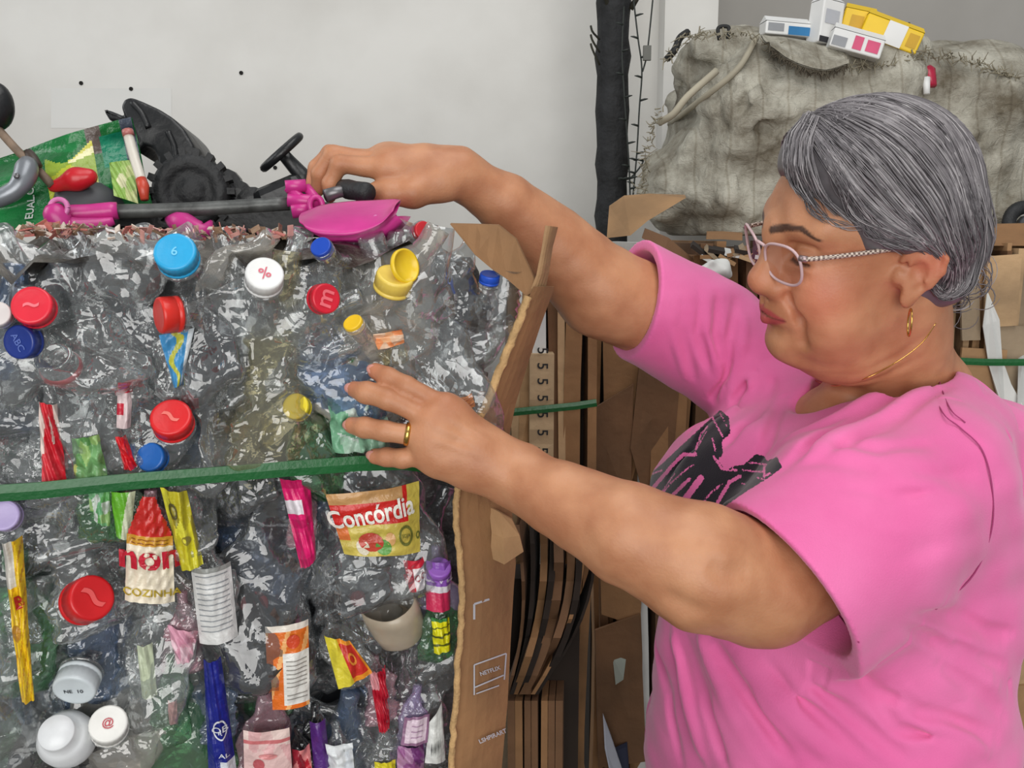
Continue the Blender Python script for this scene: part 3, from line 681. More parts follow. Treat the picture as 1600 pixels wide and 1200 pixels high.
# ---- capped bottles
def cap_vf(r, h, ridged=True):
    n = 48; V = []; Fc = []
    rows = [(r * .99, 0), (r, .0012), (r, h * .18), (r * .955, h * .20), (r * .955, h * .26), (r, h * .28), (r, h * .86), (r * .965, h * .95), (r * .88, h), (r * .80, h * .985), (r * .01, h * .985)]
    for ri, (rr, z) in enumerate(rows):
        for k in range(n):
            a = 2 * math.pi * k / n; q = rr * (1 - (.028 if ridged and 5 <= ri <= 6 and k % 2 else 0)); V.append((q * math.cos(a), q * math.sin(a), z))
    for i in range(len(rows) - 1):
        for k in range(n): Fc.append((i * n + k, i * n + (k + 1) % n, i * n + n + (k + 1) % n, i * n + n + k))
    Fc.append(tuple((len(rows) - 1) * n + k for k in range(n))); Fc.append(tuple(range(n))[::-1]); return V, Fc
def colm(rgb, rough=.32): return mat('plastic_%d_%d_%d' % rgb, rgb, rough, .06, 40, .05, 80)
def cap_bottle(label, phrase, px, py, rpx, axis, rgb, print_=None, prgb=(230, 230, 230), off=.012, kind='clear', h=.95, var=0, s=.8, proll=0.0, psize=.9):
    off += .008; c = FP(px, py, off); d = float((c - CAM) @ FW); r = rpx * d / FPX; ax = cvec(*axis); hh = r * h
    root = tag(empty('plastic_bottle', c), label, 'bottle', 'capped bottles in the bale'); LAND.append((px, py, phrase))
    base = c - ax * hh * .55
    body = place_body(root, VAR[var % 16], base - ax * ((.17, .22, .19, .24)[var % 4] * s - hh * .6), ax, kind, None, s)
    V, Fc = cap_vf(r, hh); keep(mesh_obj('cap', place(V, base, ax, .4), Fc, colm(rgb)), root)
    V, Fc = lathe_vf([(r * 1.02, -.004), (r * 1.05, -.003), (r * 1.02, -.0015)], 24); keep(mesh_obj('neck_ring', place(V, base, ax), Fc, film('clear')), root)
    if print_:
        V, Fc = text_vf(print_, .015)
        if len(V):
            V = np.asarray(V); sc = psize * 1.25 * r / max(np.ptp(V[:, 0]), np.ptp(V[:, 1]) * 1.2); up_ = unit(UP - ax * (UP @ ax)); ri = np.cross(up_, ax)
            a = proll; x = math.cos(a) * ri + math.sin(a) * up_; y = -math.sin(a) * ri + math.cos(a) * up_
            W = np.array([base + ax * (hh + .0004) + sc * (v[0] * x + v[1] * y) for v in V]); o = mesh_obj('cap_print', W, Fc, colm(prgb), None, smooth=False); keep(o, root)
    return root
RED = (214, 36, 46); BLUE = (24, 70, 176)
cap_bottle('bottle with a big light blue cap on the top row of the bale', 'light blue cap', 276, 399, 33, (.1, .35, .93), (44, 168, 222), '6', (120, 206, 240), .022, var=1, psize=.45)
cap_bottle('bottle with a white cap printed red, beside the yellow lid', 'white cap with red print', 413, 433, 30, (.28, .42, .86), (232, 232, 230), '%', (210, 90, 110), .020, var=2, psize=.6, proll=.3)
cap_bottle('bottle with a bright red cap next to the dark blue cap', 'red cap over the dark blue one', 53, 480, 31, (.15, .2, .96), (226, 40, 60), '~', (240, 120, 130), .016, var=4, psize=.6)
cap_bottle('bottle with a dark navy blue cap facing the camera', 'navy cap', 36, 534, 27, (-.15, -.1, .98), (26, 50, 130), 'ABC', (90, 110, 180), .010, var=5, proll=-1.1)
cap_bottle('bottle lying sideways with an orange-red ridged cap', 'orange-red ridged cap', 262, 492, 29, (-.78, -.12, .60), (214, 44, 34), None, off=.024, var=6, h=1.1)
cap_bottle('bottle with a small red lettered cap under the blue one', 'small red lettered cap', 506, 467, 24, (.62, .0, .78), (214, 30, 52), 'm', (240, 110, 120), .016, var=3, proll=1.3)
cap_bottle('bottle with a crushed royal blue cap under the pink scooter', 'royal blue cap', 503, 388, 17, (-.2, .4, .88), BLUE, None, off=.010, var=7)
cap_bottle('bottle with a blue cap near the top cardboard flap', 'blue cap at the flap', 765, 434, 16, (.15, .85, .5), (34, 84, 200), None, off=-.02, var=8, s=.5)
cap_bottle('bottle with a small yellow cap above the raised hand', 'small yellow cap', 553, 507, 16, (-.3, .6, .74), (240, 196, 40), None, off=.010, kind='milky', var=9)
cap_bottle('bottle with a glossy red cap directly above the green strap', 'red cap above the strap', 269, 657, 32, (.12, .5, .86), (222, 34, 38), '~', (240, 120, 110), .022, kind='blue', var=10, proll=-.6, psize=.7)
cap_bottle('bottle with a half hidden blue cap at the green strap', 'half hidden blue cap', 238, 715, 23, (-.1, .2, .97), (30, 104, 190), None, off=.004, var=11)
cap_bottle('bottle with a red cap on the top edge beyond the scooter', 'red cap on the top edge', 660, 361, 15, (.5, .1, .86), (200, 40, 50), None, off=-.03, var=12)
cap_bottle('bottle lying with a red cap beside the yellow label', 'lying red cap', 137, 937, 36, (.72, .34, .60), (206, 26, 32), '~', (230, 90, 90), .014, var=13, h=1.15, proll=-.9)
cap_bottle('bottle with a white cap bearing a red logo, bottom row', 'white cap with red logo', 170, 1134, 29, (.28, .52, .80), (232, 231, 226), '@', (186, 70, 80), .020, kind='dark', var=14, h=1.3, psize=.55)
cap_bottle('bottle with a translucent white cap carrying tiny print', 'translucent white cap', 120, 1068, 33, (.05, -.55, .83), (206, 214, 218), 'NE  10', (60, 64, 70), .004, kind='grey', var=15, h=1.0, psize=.7)
cap_bottle('bottle with a violet cap next to the brown panel', 'violet cap', 686, 890, 19, (.1, .7, .7), (150, 92, 190), None, off=.014, kind='lilac', var=1, s=.6)
cap_bottle('bottle with a pale cap at the left edge above the strap', 'pale edge cap', -2, 492, 20, (.2, .2, .95), (216, 208, 206), None, off=.014, var=2)
cap_bottle('bottle with a muted red cap behind the white text label', 'muted red cap', 396, 945, 22, (.4, .2, .8), (150, 34, 44), None, off=-.02, kind='dark', var=5)
cap_bottle('bottle with a lavender cap at the frame edge under the strap', 'lavender cap', 8, 806, 24, (.2, .2, .95), (176, 160, 206), None, off=.004, kind='lilac', var=6)
cap_bottle('bottle with a lemon yellow cap above the strap', 'lemon cap', 464, 636, 21, (-.1, .2, .97), (226, 206, 44), None, off=.000, kind='amber', var=7)
cap_bottle('bottle with a red cap tip near the magenta bottle', 'red tip', 556, 935, 12, (.7, .2, .6), (180, 34, 48), None, off=.0, kind='dark', var=9, h=2.0)
# open neck with a red collar
c = FP(90, 566, .016); ax = cvec(.05, .55, .83); root = tag(empty('plastic_bottle', c), 'uncapped bottle with a red collar round its open neck', 'bottle', 'capped bottles in the bale'); LAND.append((90, 566, 'red collared neck'))
place_body(root, VAR[4], c - ax * .17, ax, 'clear', None, .9)
V, Fc = lathe_vf([(.0125, -.012), (.0150, -.010), (.0150, -.004), (.0132, -.002), (.0132, .001), (.0140, .002), (.0132, .0035), (.0132, .006), (.0140, .007), (.0128, .009), (.0105, .009), (.0105, -.012)], 30, False); keep(mesh_obj('threaded_neck', place(V, c, ax), Fc, film('clear')), root)
V, Fc = lathe_vf([(.0150, -.012), (.0166, -.010), (.0166, -.006), (.0150, -.005)], 30, False); keep(mesh_obj('red_collar', place(V, c, ax), Fc, colm((176, 52, 60))), root)
V, Fc = lathe_vf([(.0104, -.004), (.0001, -.004)], 24, False); keep(mesh_obj('dark_mouth', place(V, c, ax), Fc, colm((52, 40, 42))), root)
# open yellow flip lid
c = FP(628, 417, .020); ax = cvec(.86, .05, .5); root = tag(empty('plastic_bottle', c), 'milky bottle with an upright open yellow flip lid', 'bottle', 'capped bottles in the bale'); LAND.append((628, 417, 'yellow flip lid'))
V, Fc = lathe_vf([(.0001, .0), (.0135, .0), (.0155, .002), (.0155, .006), (.0135, .006), (.0130, .003), (.0001, .003)], 32, False); keep(mesh_obj('flip_lid', place(V, c, cvec(.75, .1, .65)), Fc, colm((240, 202, 40))), root)
c2 = FP(612, 452, .012); V, Fc = cap_vf(.017, .016); keep(mesh_obj('cap', place(V, c2, cvec(.3, .75, .6)), Fc, colm((236, 206, 92))), root); place_body(root, VAR[6], c2 - cvec(.3, .75, .3) * .15, cvec(.3, .75, .3), 'milky', None, .8)
# white stepped lid
c = FP(97, 1150, .024); ax = cvec(.12, .50, .86); root = tag(empty('plastic_bottle', c), 'large white stepped lid bottle in the bottom row', 'bottle', 'capped bottles in the bale'); LAND.append((97, 1150, 'white stepped lid'))
V, Fc = lathe_vf([(.0225, -.016), (.0232, -.012), (.0230, .000), (.0212, .003), (.0206, .006), (.0175, .010), (.0150, .012), (.0145, .024), (.0138, .0258), (.0001, .0258)], 48); keep(mesh_obj('stepped_lid', place(V, c - ax * .008, ax), Fc, colm((226, 228, 230))), root); place_body(root, VAR[8], c - ax * .22, ax, 'milky', None, .9)
# ribbed clear neck near the flap
c = FP(787, 455, -.02); ax = cvec(.15, .95, .25); root = tag(empty('plastic_bottle', c), 'clear ribbed bottle neck standing against the cardboard flap', 'bottle', 'capped bottles in the bale'); LAND.append((787, 455, 'ribbed neck'))
V, Fc = lathe_vf([(.018 + .0025 * (k % 2) - .0004 * k, -.03 + .004 * k) for k in range(14)], 26, False); keep(mesh_obj('ribbed_neck', place(V, c, ax), Fc, film('grey')), root); place_body(root, VAR[9], c - ax * .12, ax, 'clear', None, .45)

# ---- printed labels on crushed bottles
def lmat(rgb): return mat('label_%d_%d_%d' % rgb, rgb, .28, .12, 60, .25, 120)
class Patch:
    """crumpled label: four photo corners on the bale face; rows/columns carry colours"""
    def __init__(s, q, off=.010, bulge=.006, amp=.0022, seed=0, lam=(.25, .8), nu=30, nv=32):
        s.q = [FP(x, y, off) for x, y in q]; s.b = bulge; s.g = np.random.default_rng(seed); s.nu, s.nv = nu, nv
        s.w = [(s.g.normal(size=2), s.g.uniform(*lam), s.g.uniform(), amp * s.g.uniform(.4, 1)) for _ in range(7)]
    def at(s, u, v, lift=0.0):
        a = s.q[0] * (1 - u) + s.q[1] * u; b = s.q[3] * (1 - u) + s.q[2] * u; p = a * (1 - v) + b * v
        d = s.b * (1 - (2 * u - 1) ** 2) + lift
        for n, l, ph, am in s.w: d += am * (tri(np.array((n[0] * u + n[1] * v) / l / 1.4 + ph)) - .5)
        return p + FN * float(d)
    def build(s, name, fcol, root):
        V = [s.at(i / (s.nu - 1), j / (s.nv - 1)) for j in range(s.nv) for i in range(s.nu)]; n = len(V); V += [p - FN * .0006 for p in V]
        Fc = []; mi = []; ms = []
        for j in range(s.nv - 1):
            for i in range(s.nu - 1):
                a = j * s.nu + i; m = fcol((i + .5) / (s.nu - 1), (j + .5) / (s.nv - 1))
                if m is None: continue
                m = lmat(m)
                if m not in ms: ms.append(m)
                Fc.append((a, a + s.nu, a + s.nu + 1, a + 1)); mi.append(ms.index(m))
        me = bpy.data.meshes.new(name); me.from_pydata([tuple(v) for v in V], [], Fc); me.update(); me.shade_smooth()
        for m in ms: me.materials.append(m)
        me.polygons.foreach_set('material_index', mi); o = link(name, me); keep(o, root); return o
    def text(s, txt, u0, v0, h, rgb, root, ang=0.0, bold=.01, lab=None, asp=1.0, parent=None, wmax=None):
        """text centred at u0,v0; h = height in v units"""
        V, Fc = text_vf(txt, bold)
        if not len(V): return
        V = np.asarray(V); W_ = np.linalg.norm(s.q[1] - s.q[0]); H_ = np.linalg.norm(s.q[3] - s.q[0]); sc = h * H_ / max(np.ptp(V[:, 1]), 1e-6)
        if wmax: sc = min(sc, wmax * W_ / np.ptp(V[:, 0]))
        x = V[:, 0] * sc * asp; y = V[:, 1] * sc; a = ang; xx = x * math.cos(a) - y * math.sin(a); yy = x * math.sin(a) + y * math.cos(a)
        P_ = [s.at(u0 + i / W_, v0 - j / H_, .0014) for i, j in zip(xx, yy)]; o = mesh_obj('printed_text', P_, Fc, lmat(rgb), smooth=False)
        if parent is not None: o.parent = parent; o.matrix_parent_inverse = parent.matrix_local.inverted() if False else Matrix.Identity(4)
        else: keep(o, root)
        return o
    def blob(s, u0, v0, ru, rv, rgb, root, n=14, name='printed_shape', lift=.0008, ring=0):
        V = [s.at(u0 + ru * math.cos(a), v0 + rv * math.sin(a), lift) for a in np.linspace(0, 2 * math.pi, n, endpoint=False)]
        if ring:
            V += [s.at(u0 + ru * ring * math.cos(a), v0 + rv * ring * math.sin(a), lift) for a in np.linspace(0, 2 * math.pi, n, endpoint=False)]
            Fc = [(k, (k + 1) % n, n + (k + 1) % n, n + k) for k in range(n)]
        else: V += [s.at(u0, v0, lift)]; Fc = [(k, (k + 1) % n, n) for k in range(n)]
        keep(mesh_obj(name, V, Fc, lmat(rgb), smooth=False), root)
    def lines(s, u0, u1, vs, rgb, root, th=.006):
        prt = []
        for v_ in vs:
            n = 10; V = [s.at(u0 + (u1 - u0) * i / n, v_ + d, .0005) for d in (0, th) for i in range(n + 1)]; prt.append((V, [(i, i + 1, n + 2 + i, n + 1 + i) for i in range(n)]))
        o = mesh_obj('printed_lines', *joined(prt), lmat(rgb), smooth=False); o['kind'] = 'stuff'; keep(o, root)
LBL = [0]
def label_bottle(label, phrase, q, fcol, off=.010, bulge=.006, amp=.0022, kind='clear', body=True, bl=1.5, group='labelled bottles in the bale', **kw):
    LBL[0] += 1; off += .008; q_ = [FP(x, y, off) for x, y in q]; c = sum(q_) / 4
    root = tag(empty('plastic_bottle', c), label, 'bottle', group); cx = sum(a for a, _ in q) / 4; cy = sum(b for _, b in q) / 4; LAND.append((cx, cy, phrase))
    pt = Patch(q, off, bulge, amp, LBL[0] * 13, **kw); pt.build('label', fcol, root)
    if body:
        ax = unit((q_[0] + q_[1]) - (q_[2] + q_[3])); wd = np.linalg.norm(q_[1] - q_[0] + q_[2] - q_[3]) / 2; me = VAR[(LBL[0] * 5) % 16]; hv = np.linalg.norm(q_[0] - q_[3])
        s_ = max(wd / .088, .35); L_ = (.17, .22, .19, .24)[((LBL[0] * 5) % 16) % 4] * .92 * s_
        place_body(root, me, c - FN * (.020 * min(s_, 1) + .004) - ax * L_ * .45, ax, kind, None, s_)
    return root, pt
def bands(*bs):  # (v_end, rgb)
    def f(u, v):
        for e, c in bs:
            if v <= e: return c
        return bs[-1][1]
    return f
def blotch(seed, cols, lam=.22):
    g = np.random.default_rng(seed); pts_ = g.uniform(0, 1, (14, 2)); ci = g.integers(0, len(cols), 14)
    return lambda u, v: cols[ci[np.argmin((pts_[:, 0] - u) ** 2 + (pts_[:, 1] - v) ** 2)]]
# the big sauce label
r_, p_ = label_bottle('clear jar with a red and yellow sauce label below the strap', 'red and yellow sauce label', [(508, 772), (655, 752), (657, 862), (538, 866)],
    lambda u, v: (196, 150, 96) if v < .18 and u < .8 else ((206, 40, 34) if v < .52 and u < .84 else ((222, 120, 60) if u < .12 and v < .75 else (206, 186, 84))), .016, .010, .0016, bl=1.7, nu=40, nv=34)
p_.text('Concórdia', .43, .35, .30, (240, 236, 226), r_, .10, .02, asp=.82)
for a in ((.36, .78, .15, .15, (196, 70, 52)), (.50, .86, .10, .12, (96, 156, 70)), (.25, .86, .08, .12, (224, 214, 190)), (.60, .74, .06, .10, (222, 170, 110))): p_.blob(*a[:4], a[4], r_)
p_.blob(.80, .72, .095, .15, (112, 116, 52), r_, 20, 'printed_ring', ring=.72); p_.text('SOJA', .80, .72, .07, (112, 116, 52), r_); p_.blob(.97, .75, .03, .06, (112, 116, 52), r_, 12, 'printed_ring', .0004, .5)
# mayonnaise style red and cream label, upside down
r_, p_ = label_bottle('bottle with a red-topped cream label in big red letters', 'cream label with red letters', [(200, 770), (268, 775), (273, 940), (195, 938)],
    lambda u, v: (None if (u < .34 - v * .9) or (u > .62 + v * 1.0) else ((198, 40, 34) if v < .38 else ((206, 150, 50) if v < .46 else (232, 220, 196)))), .016, .008, .002, 'rose', nu=34, nv=44)
p_.text('non', .50, .60, .17, (196, 30, 52), r_, .05, .03); p_.text('COZINHA', .55, .90, .07, (186, 160, 44), r_, 0, .02)
p_.lines(.1, .9, (.405, .44), (120, 40, 30), r_)
r_, p_ = label_bottle('bottle with a shiny yellow label beside the cream one', 'yellow label beside the cream one', [(250, 762), (292, 765), (318, 882), (284, 892)], blotch(3, [(220, 212, 48), (232, 226, 70), (196, 186, 40), (150, 140, 40)]), .014, .008, .004)
p_.blob(.3, .25, .16, .10, (90, 84, 40), r_, 12, 'printed_ring', ring=.6); p_.blob(.55, .62, .2, .06, (150, 140, 50), r_)
r_, p_ = label_bottle('squeezed bottle wrapped in hot pink film with a white band', 'hot pink bottle', [(437, 748), (484, 742), (494, 868), (470, 888)], lambda u, v: (228, 220, 226) if .22 < v < .38 and u < .6 else ((226, 24, 110) if int(v * 9) % 4 else (196, 14, 92)), .014, .012, .0026, 'rose')
r_, p_ = label_bottle('bottle with a white label of fine print lines', 'fine print white label', [(298, 886), (360, 876), (372, 992), (312, 1004)], bands((.05, (150, 152, 148)), (1, (222, 222, 220))), .014, .012, .0010)
p_.lines(.08, .9, [.10, .20, .26, .33, .40, .47, .54, .61, .68, .75, .82], (150, 154, 158), r_, .014)
r_, p_ = label_bottle('bottle with an orange label and a white info panel', 'orange label', [(414, 978), (482, 968), (484, 1100), (420, 1108)], lambda u, v: (None if u < .1 and v > .5 else ((228, 226, 220) if u > .38 and v > .34 and v < .96 else ((236, 226, 214) if v < .08 else ((226, 112, 34) if (u + v * .6) % .5 > .12 else (240, 176, 110))))), .016, .006, .0012, nu=36, nv=40)
p_.lines(.44, .94, [.42, .47, .52, .57, .62, .67, .72, .82, .87], (150, 146, 140), r_, .012); p_.blob(.62, .2, .16, .08, (206, 70, 34), r_)
r_, p_ = label_bottle('bottle with a mottled pink label in the bottom row', 'mottled pink label', [(380, 1140), (452, 1136), (458, 1225), (382, 1225)], lambda u, v: (214, 120, 122) if .16 < v < .22 else blotch(8, [(232, 196, 192), (226, 176, 176), (240, 214, 206)])(u, v), .016, .006, .0015, 'rose')
p_.blob(.3, .6, .12, .1, (190, 90, 96), r_); p_.blob(.6, .75, .1, .08, (200, 110, 110), r_); p_.blob(.5, .45, .2, .05, (216, 140, 140), r_)
r_, p_ = label_bottle('slim bottle in a long mustard yellow label at the edge', 'mustard yellow label', [(2, 848), (34, 838), (54, 1094), (34, 1098)], lambda u, v: (206, 200, 190) if v < .28 and u < .55 else ((236, 196, 32) if (u * 3 + v * 7) % 1 > .25 else (206, 152, 28)), .014, .006, .0026, nv=44)
p_.text('B', .66, .37, .08, (186, 50, 44), r_, .1, .03); p_.blob(.3, .55, .3, .05, (186, 130, 30), r_)
r_, p_ = label_bottle('bottle with a torn red label strip near the green foil', 'torn red strip', [(60, 628), (90, 630), (104, 750), (66, 752)], blotch(5, [(210, 36, 50), (226, 206, 196), (196, 30, 44), (214, 40, 56)]), .014, .006, .004)
r_, p_ = label_bottle('bottle with pale green crinkled foil above the strap', 'green crinkled foil', [(112, 685), (155, 678), (168, 742), (116, 748)], blotch(6, [(150, 186, 110), (120, 170, 110), (186, 196, 110), (96, 150, 84)]), .016, .006, .004)
r_, p_ = label_bottle('bottle with a green and white label under the strap', 'green and white label', [(138, 765), (172, 762), (172, 822), (142, 812)], blotch(7, [(120, 180, 130), (206, 214, 206), (96, 166, 90), (150, 186, 120)]), .012, .005, .003, 'green')
r_, p_ = label_bottle('bottle with a lime green slanted label under the strap', 'lime slanted label', [(172, 768), (212, 766), (204, 842), (182, 838)], lambda u, v: (110, 186, 50) if u < .75 - v * .4 else (214, 222, 190), .010, .005, .002, 'green')
r_, p_ = label_bottle('bottle with a thin red and white vertical label', 'thin red and white label', [(184, 598), (208, 596), (204, 668), (182, 668)], lambda u, v: (196, 30, 54) if (v < .24 or (.45 < v < .7 and u < .5)) else (222, 200, 200), .012, .005, .002)
r_, p_ = label_bottle('bottle with a bright red pointed label tip at the strap', 'red pointed tip', [(180, 682), (196, 680), (214, 730), (194, 734)], lambda u, v: (216, 30, 40), .012, .005, .003)
r_, p_ = label_bottle('bottle with a pointed blue and yellow label', 'pointed blue label', [(248, 524), (304, 512), (284, 600), (272, 606)], lambda u, v: (214, 222, 226) if u > .84 else ((196, 196, 70) if abs(u - .42 - .2 * math.sin(v * 9)) < .12 else (70, 150, 206)), .012, .004, .002)
r_, p_ = label_bottle('bottle with shimmering pale green film behind the hand', 'shimmering green film', [(512, 622), (600, 612), (610, 700), (520, 706)], blotch(9, [(176, 206, 186), (206, 222, 212), (120, 176, 140), (150, 196, 166)]), .004, .006, .005, 'green')
r_, p_ = label_bottle('bottle with a yellow and red diamond label', 'diamond label', [(506, 992), (546, 1000), (582, 1050), (528, 1074)], lambda u, v: (222, 206, 60) if u < .45 else ((206, 50, 38) if .12 < v < .9 and u < .93 else (236, 150, 40)), .012, .006, .003, nu=36, nv=36)
p_.blob(.70, .45, .12, .16, (240, 150, 60), r_, 12, 'printed_ring', ring=.6)
r_, p_ = label_bottle('bottle with a crumpled red film end by the diamond label', 'crumpled red film end', [(576, 1048), (602, 1040), (610, 1138), (592, 1142)], lambda u, v: (222, 150, 156) if v < .3 and u < .5 else (196, 28, 52), .010, .006, .004, 'rose')
r_, p_ = label_bottle('bottle with a red and white label next to the violet cap', 'red label by the violet cap', [(630, 876), (662, 868), (664, 916), (640, 924)], lambda u, v: (206, 40, 60) if v < .3 or u < .35 else (232, 222, 222), .014, .005, .003)
p_.text('Doce', .6, .55, .3, (150, 30, 50), r_, .1)
r_, p_ = label_bottle('small bottle with a violet and crimson wrapper at the panel', 'violet and crimson wrapper', [(666, 876), (704, 874), (704, 952), (666, 952)], lambda u, v: (140, 84, 180) if v < .5 else ((226, 220, 226) if v < .62 else (206, 50, 90)), .012, .008, .0016, 'lilac')
p_.text('uva', .5, .3, .22, (222, 206, 232), r_)
r_, p_ = label_bottle('small bottle with a neon yellow label next to the panel', 'neon yellow label', [(674, 966), (702, 960), (704, 1014), (678, 1020)], lambda u, v: (60, 130, 70) if v < .1 else ((226, 220, 30) if (v * 4) % 1 > .2 else (90, 96, 30)), .014, .006, .002, 'green')
r_, p_ = label_bottle('bottle with a square lilac label in the bottom corner', 'square lilac label', [(632, 1120), (672, 1114), (668, 1160), (626, 1164)], lambda u, v: (222, 200, 214) if .12 < u < .88 and .1 < v < .9 else (150, 110, 140), .014, .004, .0015, 'lilac')
p_.lines(.3, .75, (.3, .5, .7), (176, 140, 170), r_, .03)
r_, p_ = label_bottle('bottle with a white barcode label by the brown panel', 'white barcode label', [(670, 1128), (690, 1096), (696, 1188), (664, 1192)], lambda u, v: (222, 224, 220), .012, .004, .001)
for k in range(9): p_.blob(.24 + .065 * k, .68, .012 + .010 * (k % 3 == 0), .16, (60, 62, 62), r_, 4, 'printed_bar')
r_, p_ = label_bottle('bottle with a deep purple sleeve at the bottom edge', 'deep purple sleeve', [(484, 1128), (508, 1122), (516, 1196), (490, 1200)], lambda u, v: (84, 40, 120), .006, .006, .002, 'dark')
r_, p_ = label_bottle('bottle with a plum purple sleeve under the lilac label', 'plum purple sleeve', [(622, 1166), (662, 1162), (664, 1230), (618, 1230)], blotch(12, [(120, 60, 120), (150, 86, 140), (176, 130, 166)]), .012, .006, .003, 'lilac')
r_, p_ = label_bottle('bottle with a crumpled white wrapper, bottom row', 'crumpled white wrapper', [(508, 1162), (550, 1158), (556, 1230), (520, 1230)], blotch(14, [(222, 228, 234), (196, 210, 222), (232, 236, 238)]), .010, .006, .004)
r_, p_ = label_bottle('bottle with a yellow label edge at the frame bottom', 'yellow edge at the bottom', [(585, 1190), (618, 1186), (618, 1230), (586, 1230)], lambda u, v: (222, 206, 40), .012, .005, .002)
r_, p_ = label_bottle('bottle with a red label end by the pink mottled one', 'red label end', [(456, 1170), (484, 1164), (490, 1230), (458, 1230)], blotch(16, [(190, 30, 50), (222, 130, 130), (150, 24, 44)]), .010, .005, .003, 'dark')
r_, p_ = label_bottle('bottle with a pink crumpled film above the blue bottle', 'pink crumpled film', [(262, 978), (310, 986), (300, 1030), (276, 1036)], blotch(17, [(226, 170, 186), (214, 150, 172), (232, 196, 206)]), .008, .005, .004, 'rose')
r_, p_ = label_bottle('bottle with pale green paper inside the clear plastic', 'pale green paper', [(214, 1008), (238, 1004), (246, 1088), (222, 1090)], lambda u, v: (196, 206, 176), .002, .004, .002)
r_, p_ = label_bottle('bottle with a small pinkish label by the green plastic', 'small pinkish label', [(262, 1094), (276, 1092), (278, 1128), (264, 1130)], lambda u, v: (222, 170, 166), .010, .004, .002, 'green')
r_, p_ = label_bottle('bottle with an orange peach film above the hand', 'orange peach film', [(582, 522), (628, 514), (632, 536), (590, 546)], blotch(18, [(232, 176, 130), (226, 190, 160), (236, 150, 96)]), .006, .005, .004, 'amber')
r_, p_ = label_bottle('bottle with an orange label corner at the cardboard edge', 'orange corner', [(712, 622), (738, 614), (742, 634), (716, 640)], lambda u, v: (236, 140, 60), .004, .004, .002)
# blue squeezed bottle with a ring emblem
r_, p_ = label_bottle('dark blue squeezed bottle with a white ring emblem', 'dark blue bottle', [(318, 1030), (345, 1024), (370, 1205), (326, 1210)], lambda u, v: (214, 218, 226) if v > .86 and u > .45 else (24, 34, 132), .016, .010, .0016, 'blue', nv=44)
p_.blob(.56, .58, .30, .085, (226, 228, 236), r_, 24, 'printed_ring', ring=.82); p_.text('OB', .56, .575, .05, (226, 228, 236), r_); p_.text('R', .56, .60, .03, (226, 228, 236), r_); p_.text('AL', .62, .80, .035, (226, 228, 236), r_)
# beige scoop
c = FP(615, 965, .010); root = tag(empty('plastic_cup', c), 'dirty beige translucent cup above the diamond label', 'cup'); LAND.append((615, 965, 'beige cup'))
V, Fc = lathe_vf([(.001, -.030), (.014, -.029), (.022, -.022), (.0255, -.010), (.0265, .006), (.0262, .020), (.0250, .020), (.0245, .004), (.022, -.012), (.001, -.026)], 36); V = crush(np.asarray(V), np.random.default_rng(4), .004, 5); keep(mesh_obj('cup_wall', place(V, c, cvec(-.2, .8, .45)), Fc, mat('beige_plastic', (176, 162, 142), .3, .1, 30, sss=.05)), root)

# ---- plain crushed bottles filling the face
gf = np.random.default_rng(55); used = set(); fillers = []
def phrase_for(px, py):
    o = sorted(LAND, key=lambda q: (q[0] - px) ** 2 + (q[1] - py) ** 2)[:7]
    for i in range(6):
        for j in range(i + 1, 7):
            k = (o[i][2], o[j][2])
            if k not in used and k[::-1] not in used and len((k[0] + ' ' + k[1]).split()) <= 9:
                used.add(k); return k
    return (o[0][2], o[6][2])
FILL = []
rowsy = [392, 455, 520, 585, 650, 715, 790, 860, 930, 1000, 1070, 1140, 1205]
for ri, y in enumerate(rowsy):
    x = -30 + (ri % 2) * 38
    while x < np.interp(y, (380, 455, 520, 580, 640, 690, 1300), (735, 735, 715, 695, 675, 670, 658)):
        FILL.append((x + gf.normal(0, 12), y + gf.normal(0, 12), gf.uniform(-.046, -.014))); x += gf.uniform(74, 104)
big = [(435, 575, .014, (.1, 1, .1), 'amber', 1.0), (672, 480, .012, (.12, 1, .1), 'clear', 1.0), (330, 620, .013, (-.1, 1, .1), 'clear', .9), (160, 430, .006, (.9, .5, .1), 'clear', 1.0), (380, 480, .004, (-.2, 1, .1), 'clear', .9), (430, 900, .014, (.05, 1, .1), 'grey', .9), (230, 1010, .006, (.1, 1, 0), 'clear', .9),
       (520, 830, .004, (-.35, 1, .1), 'grey', .9), (120, 860, .006, (-.2, 1, .2), 'clear', .8), (640, 560, .004, (-.3, 1, .2), 'clear', 1.0), (100, 640, .004, (.3, 1, .1), 'clear', .8), (290, 560, .0, (.5, 1, 0), 'clear', .9), (590, 480, .004, (.5, .8, .1), 'milky', .9), (30, 620, .004, (.1, 1, .1), 'clear', .9), (660, 1040, .006, (.4, 1, .1), 'clear', .8), (40, 1060, .004, (.2, 1, .1), 'clear', .9), (290, 1150, .0, (-.2, 1, .1), 'green', .8), (180, 590, .004, (.1, 1, .1), 'clear', 1.0)]
kinds = ['clear', 'clear', 'clear', 'grey', 'clear', 'dark', 'clear', 'grey', 'green', 'clear', 'milky', 'blue']
n_ = 0
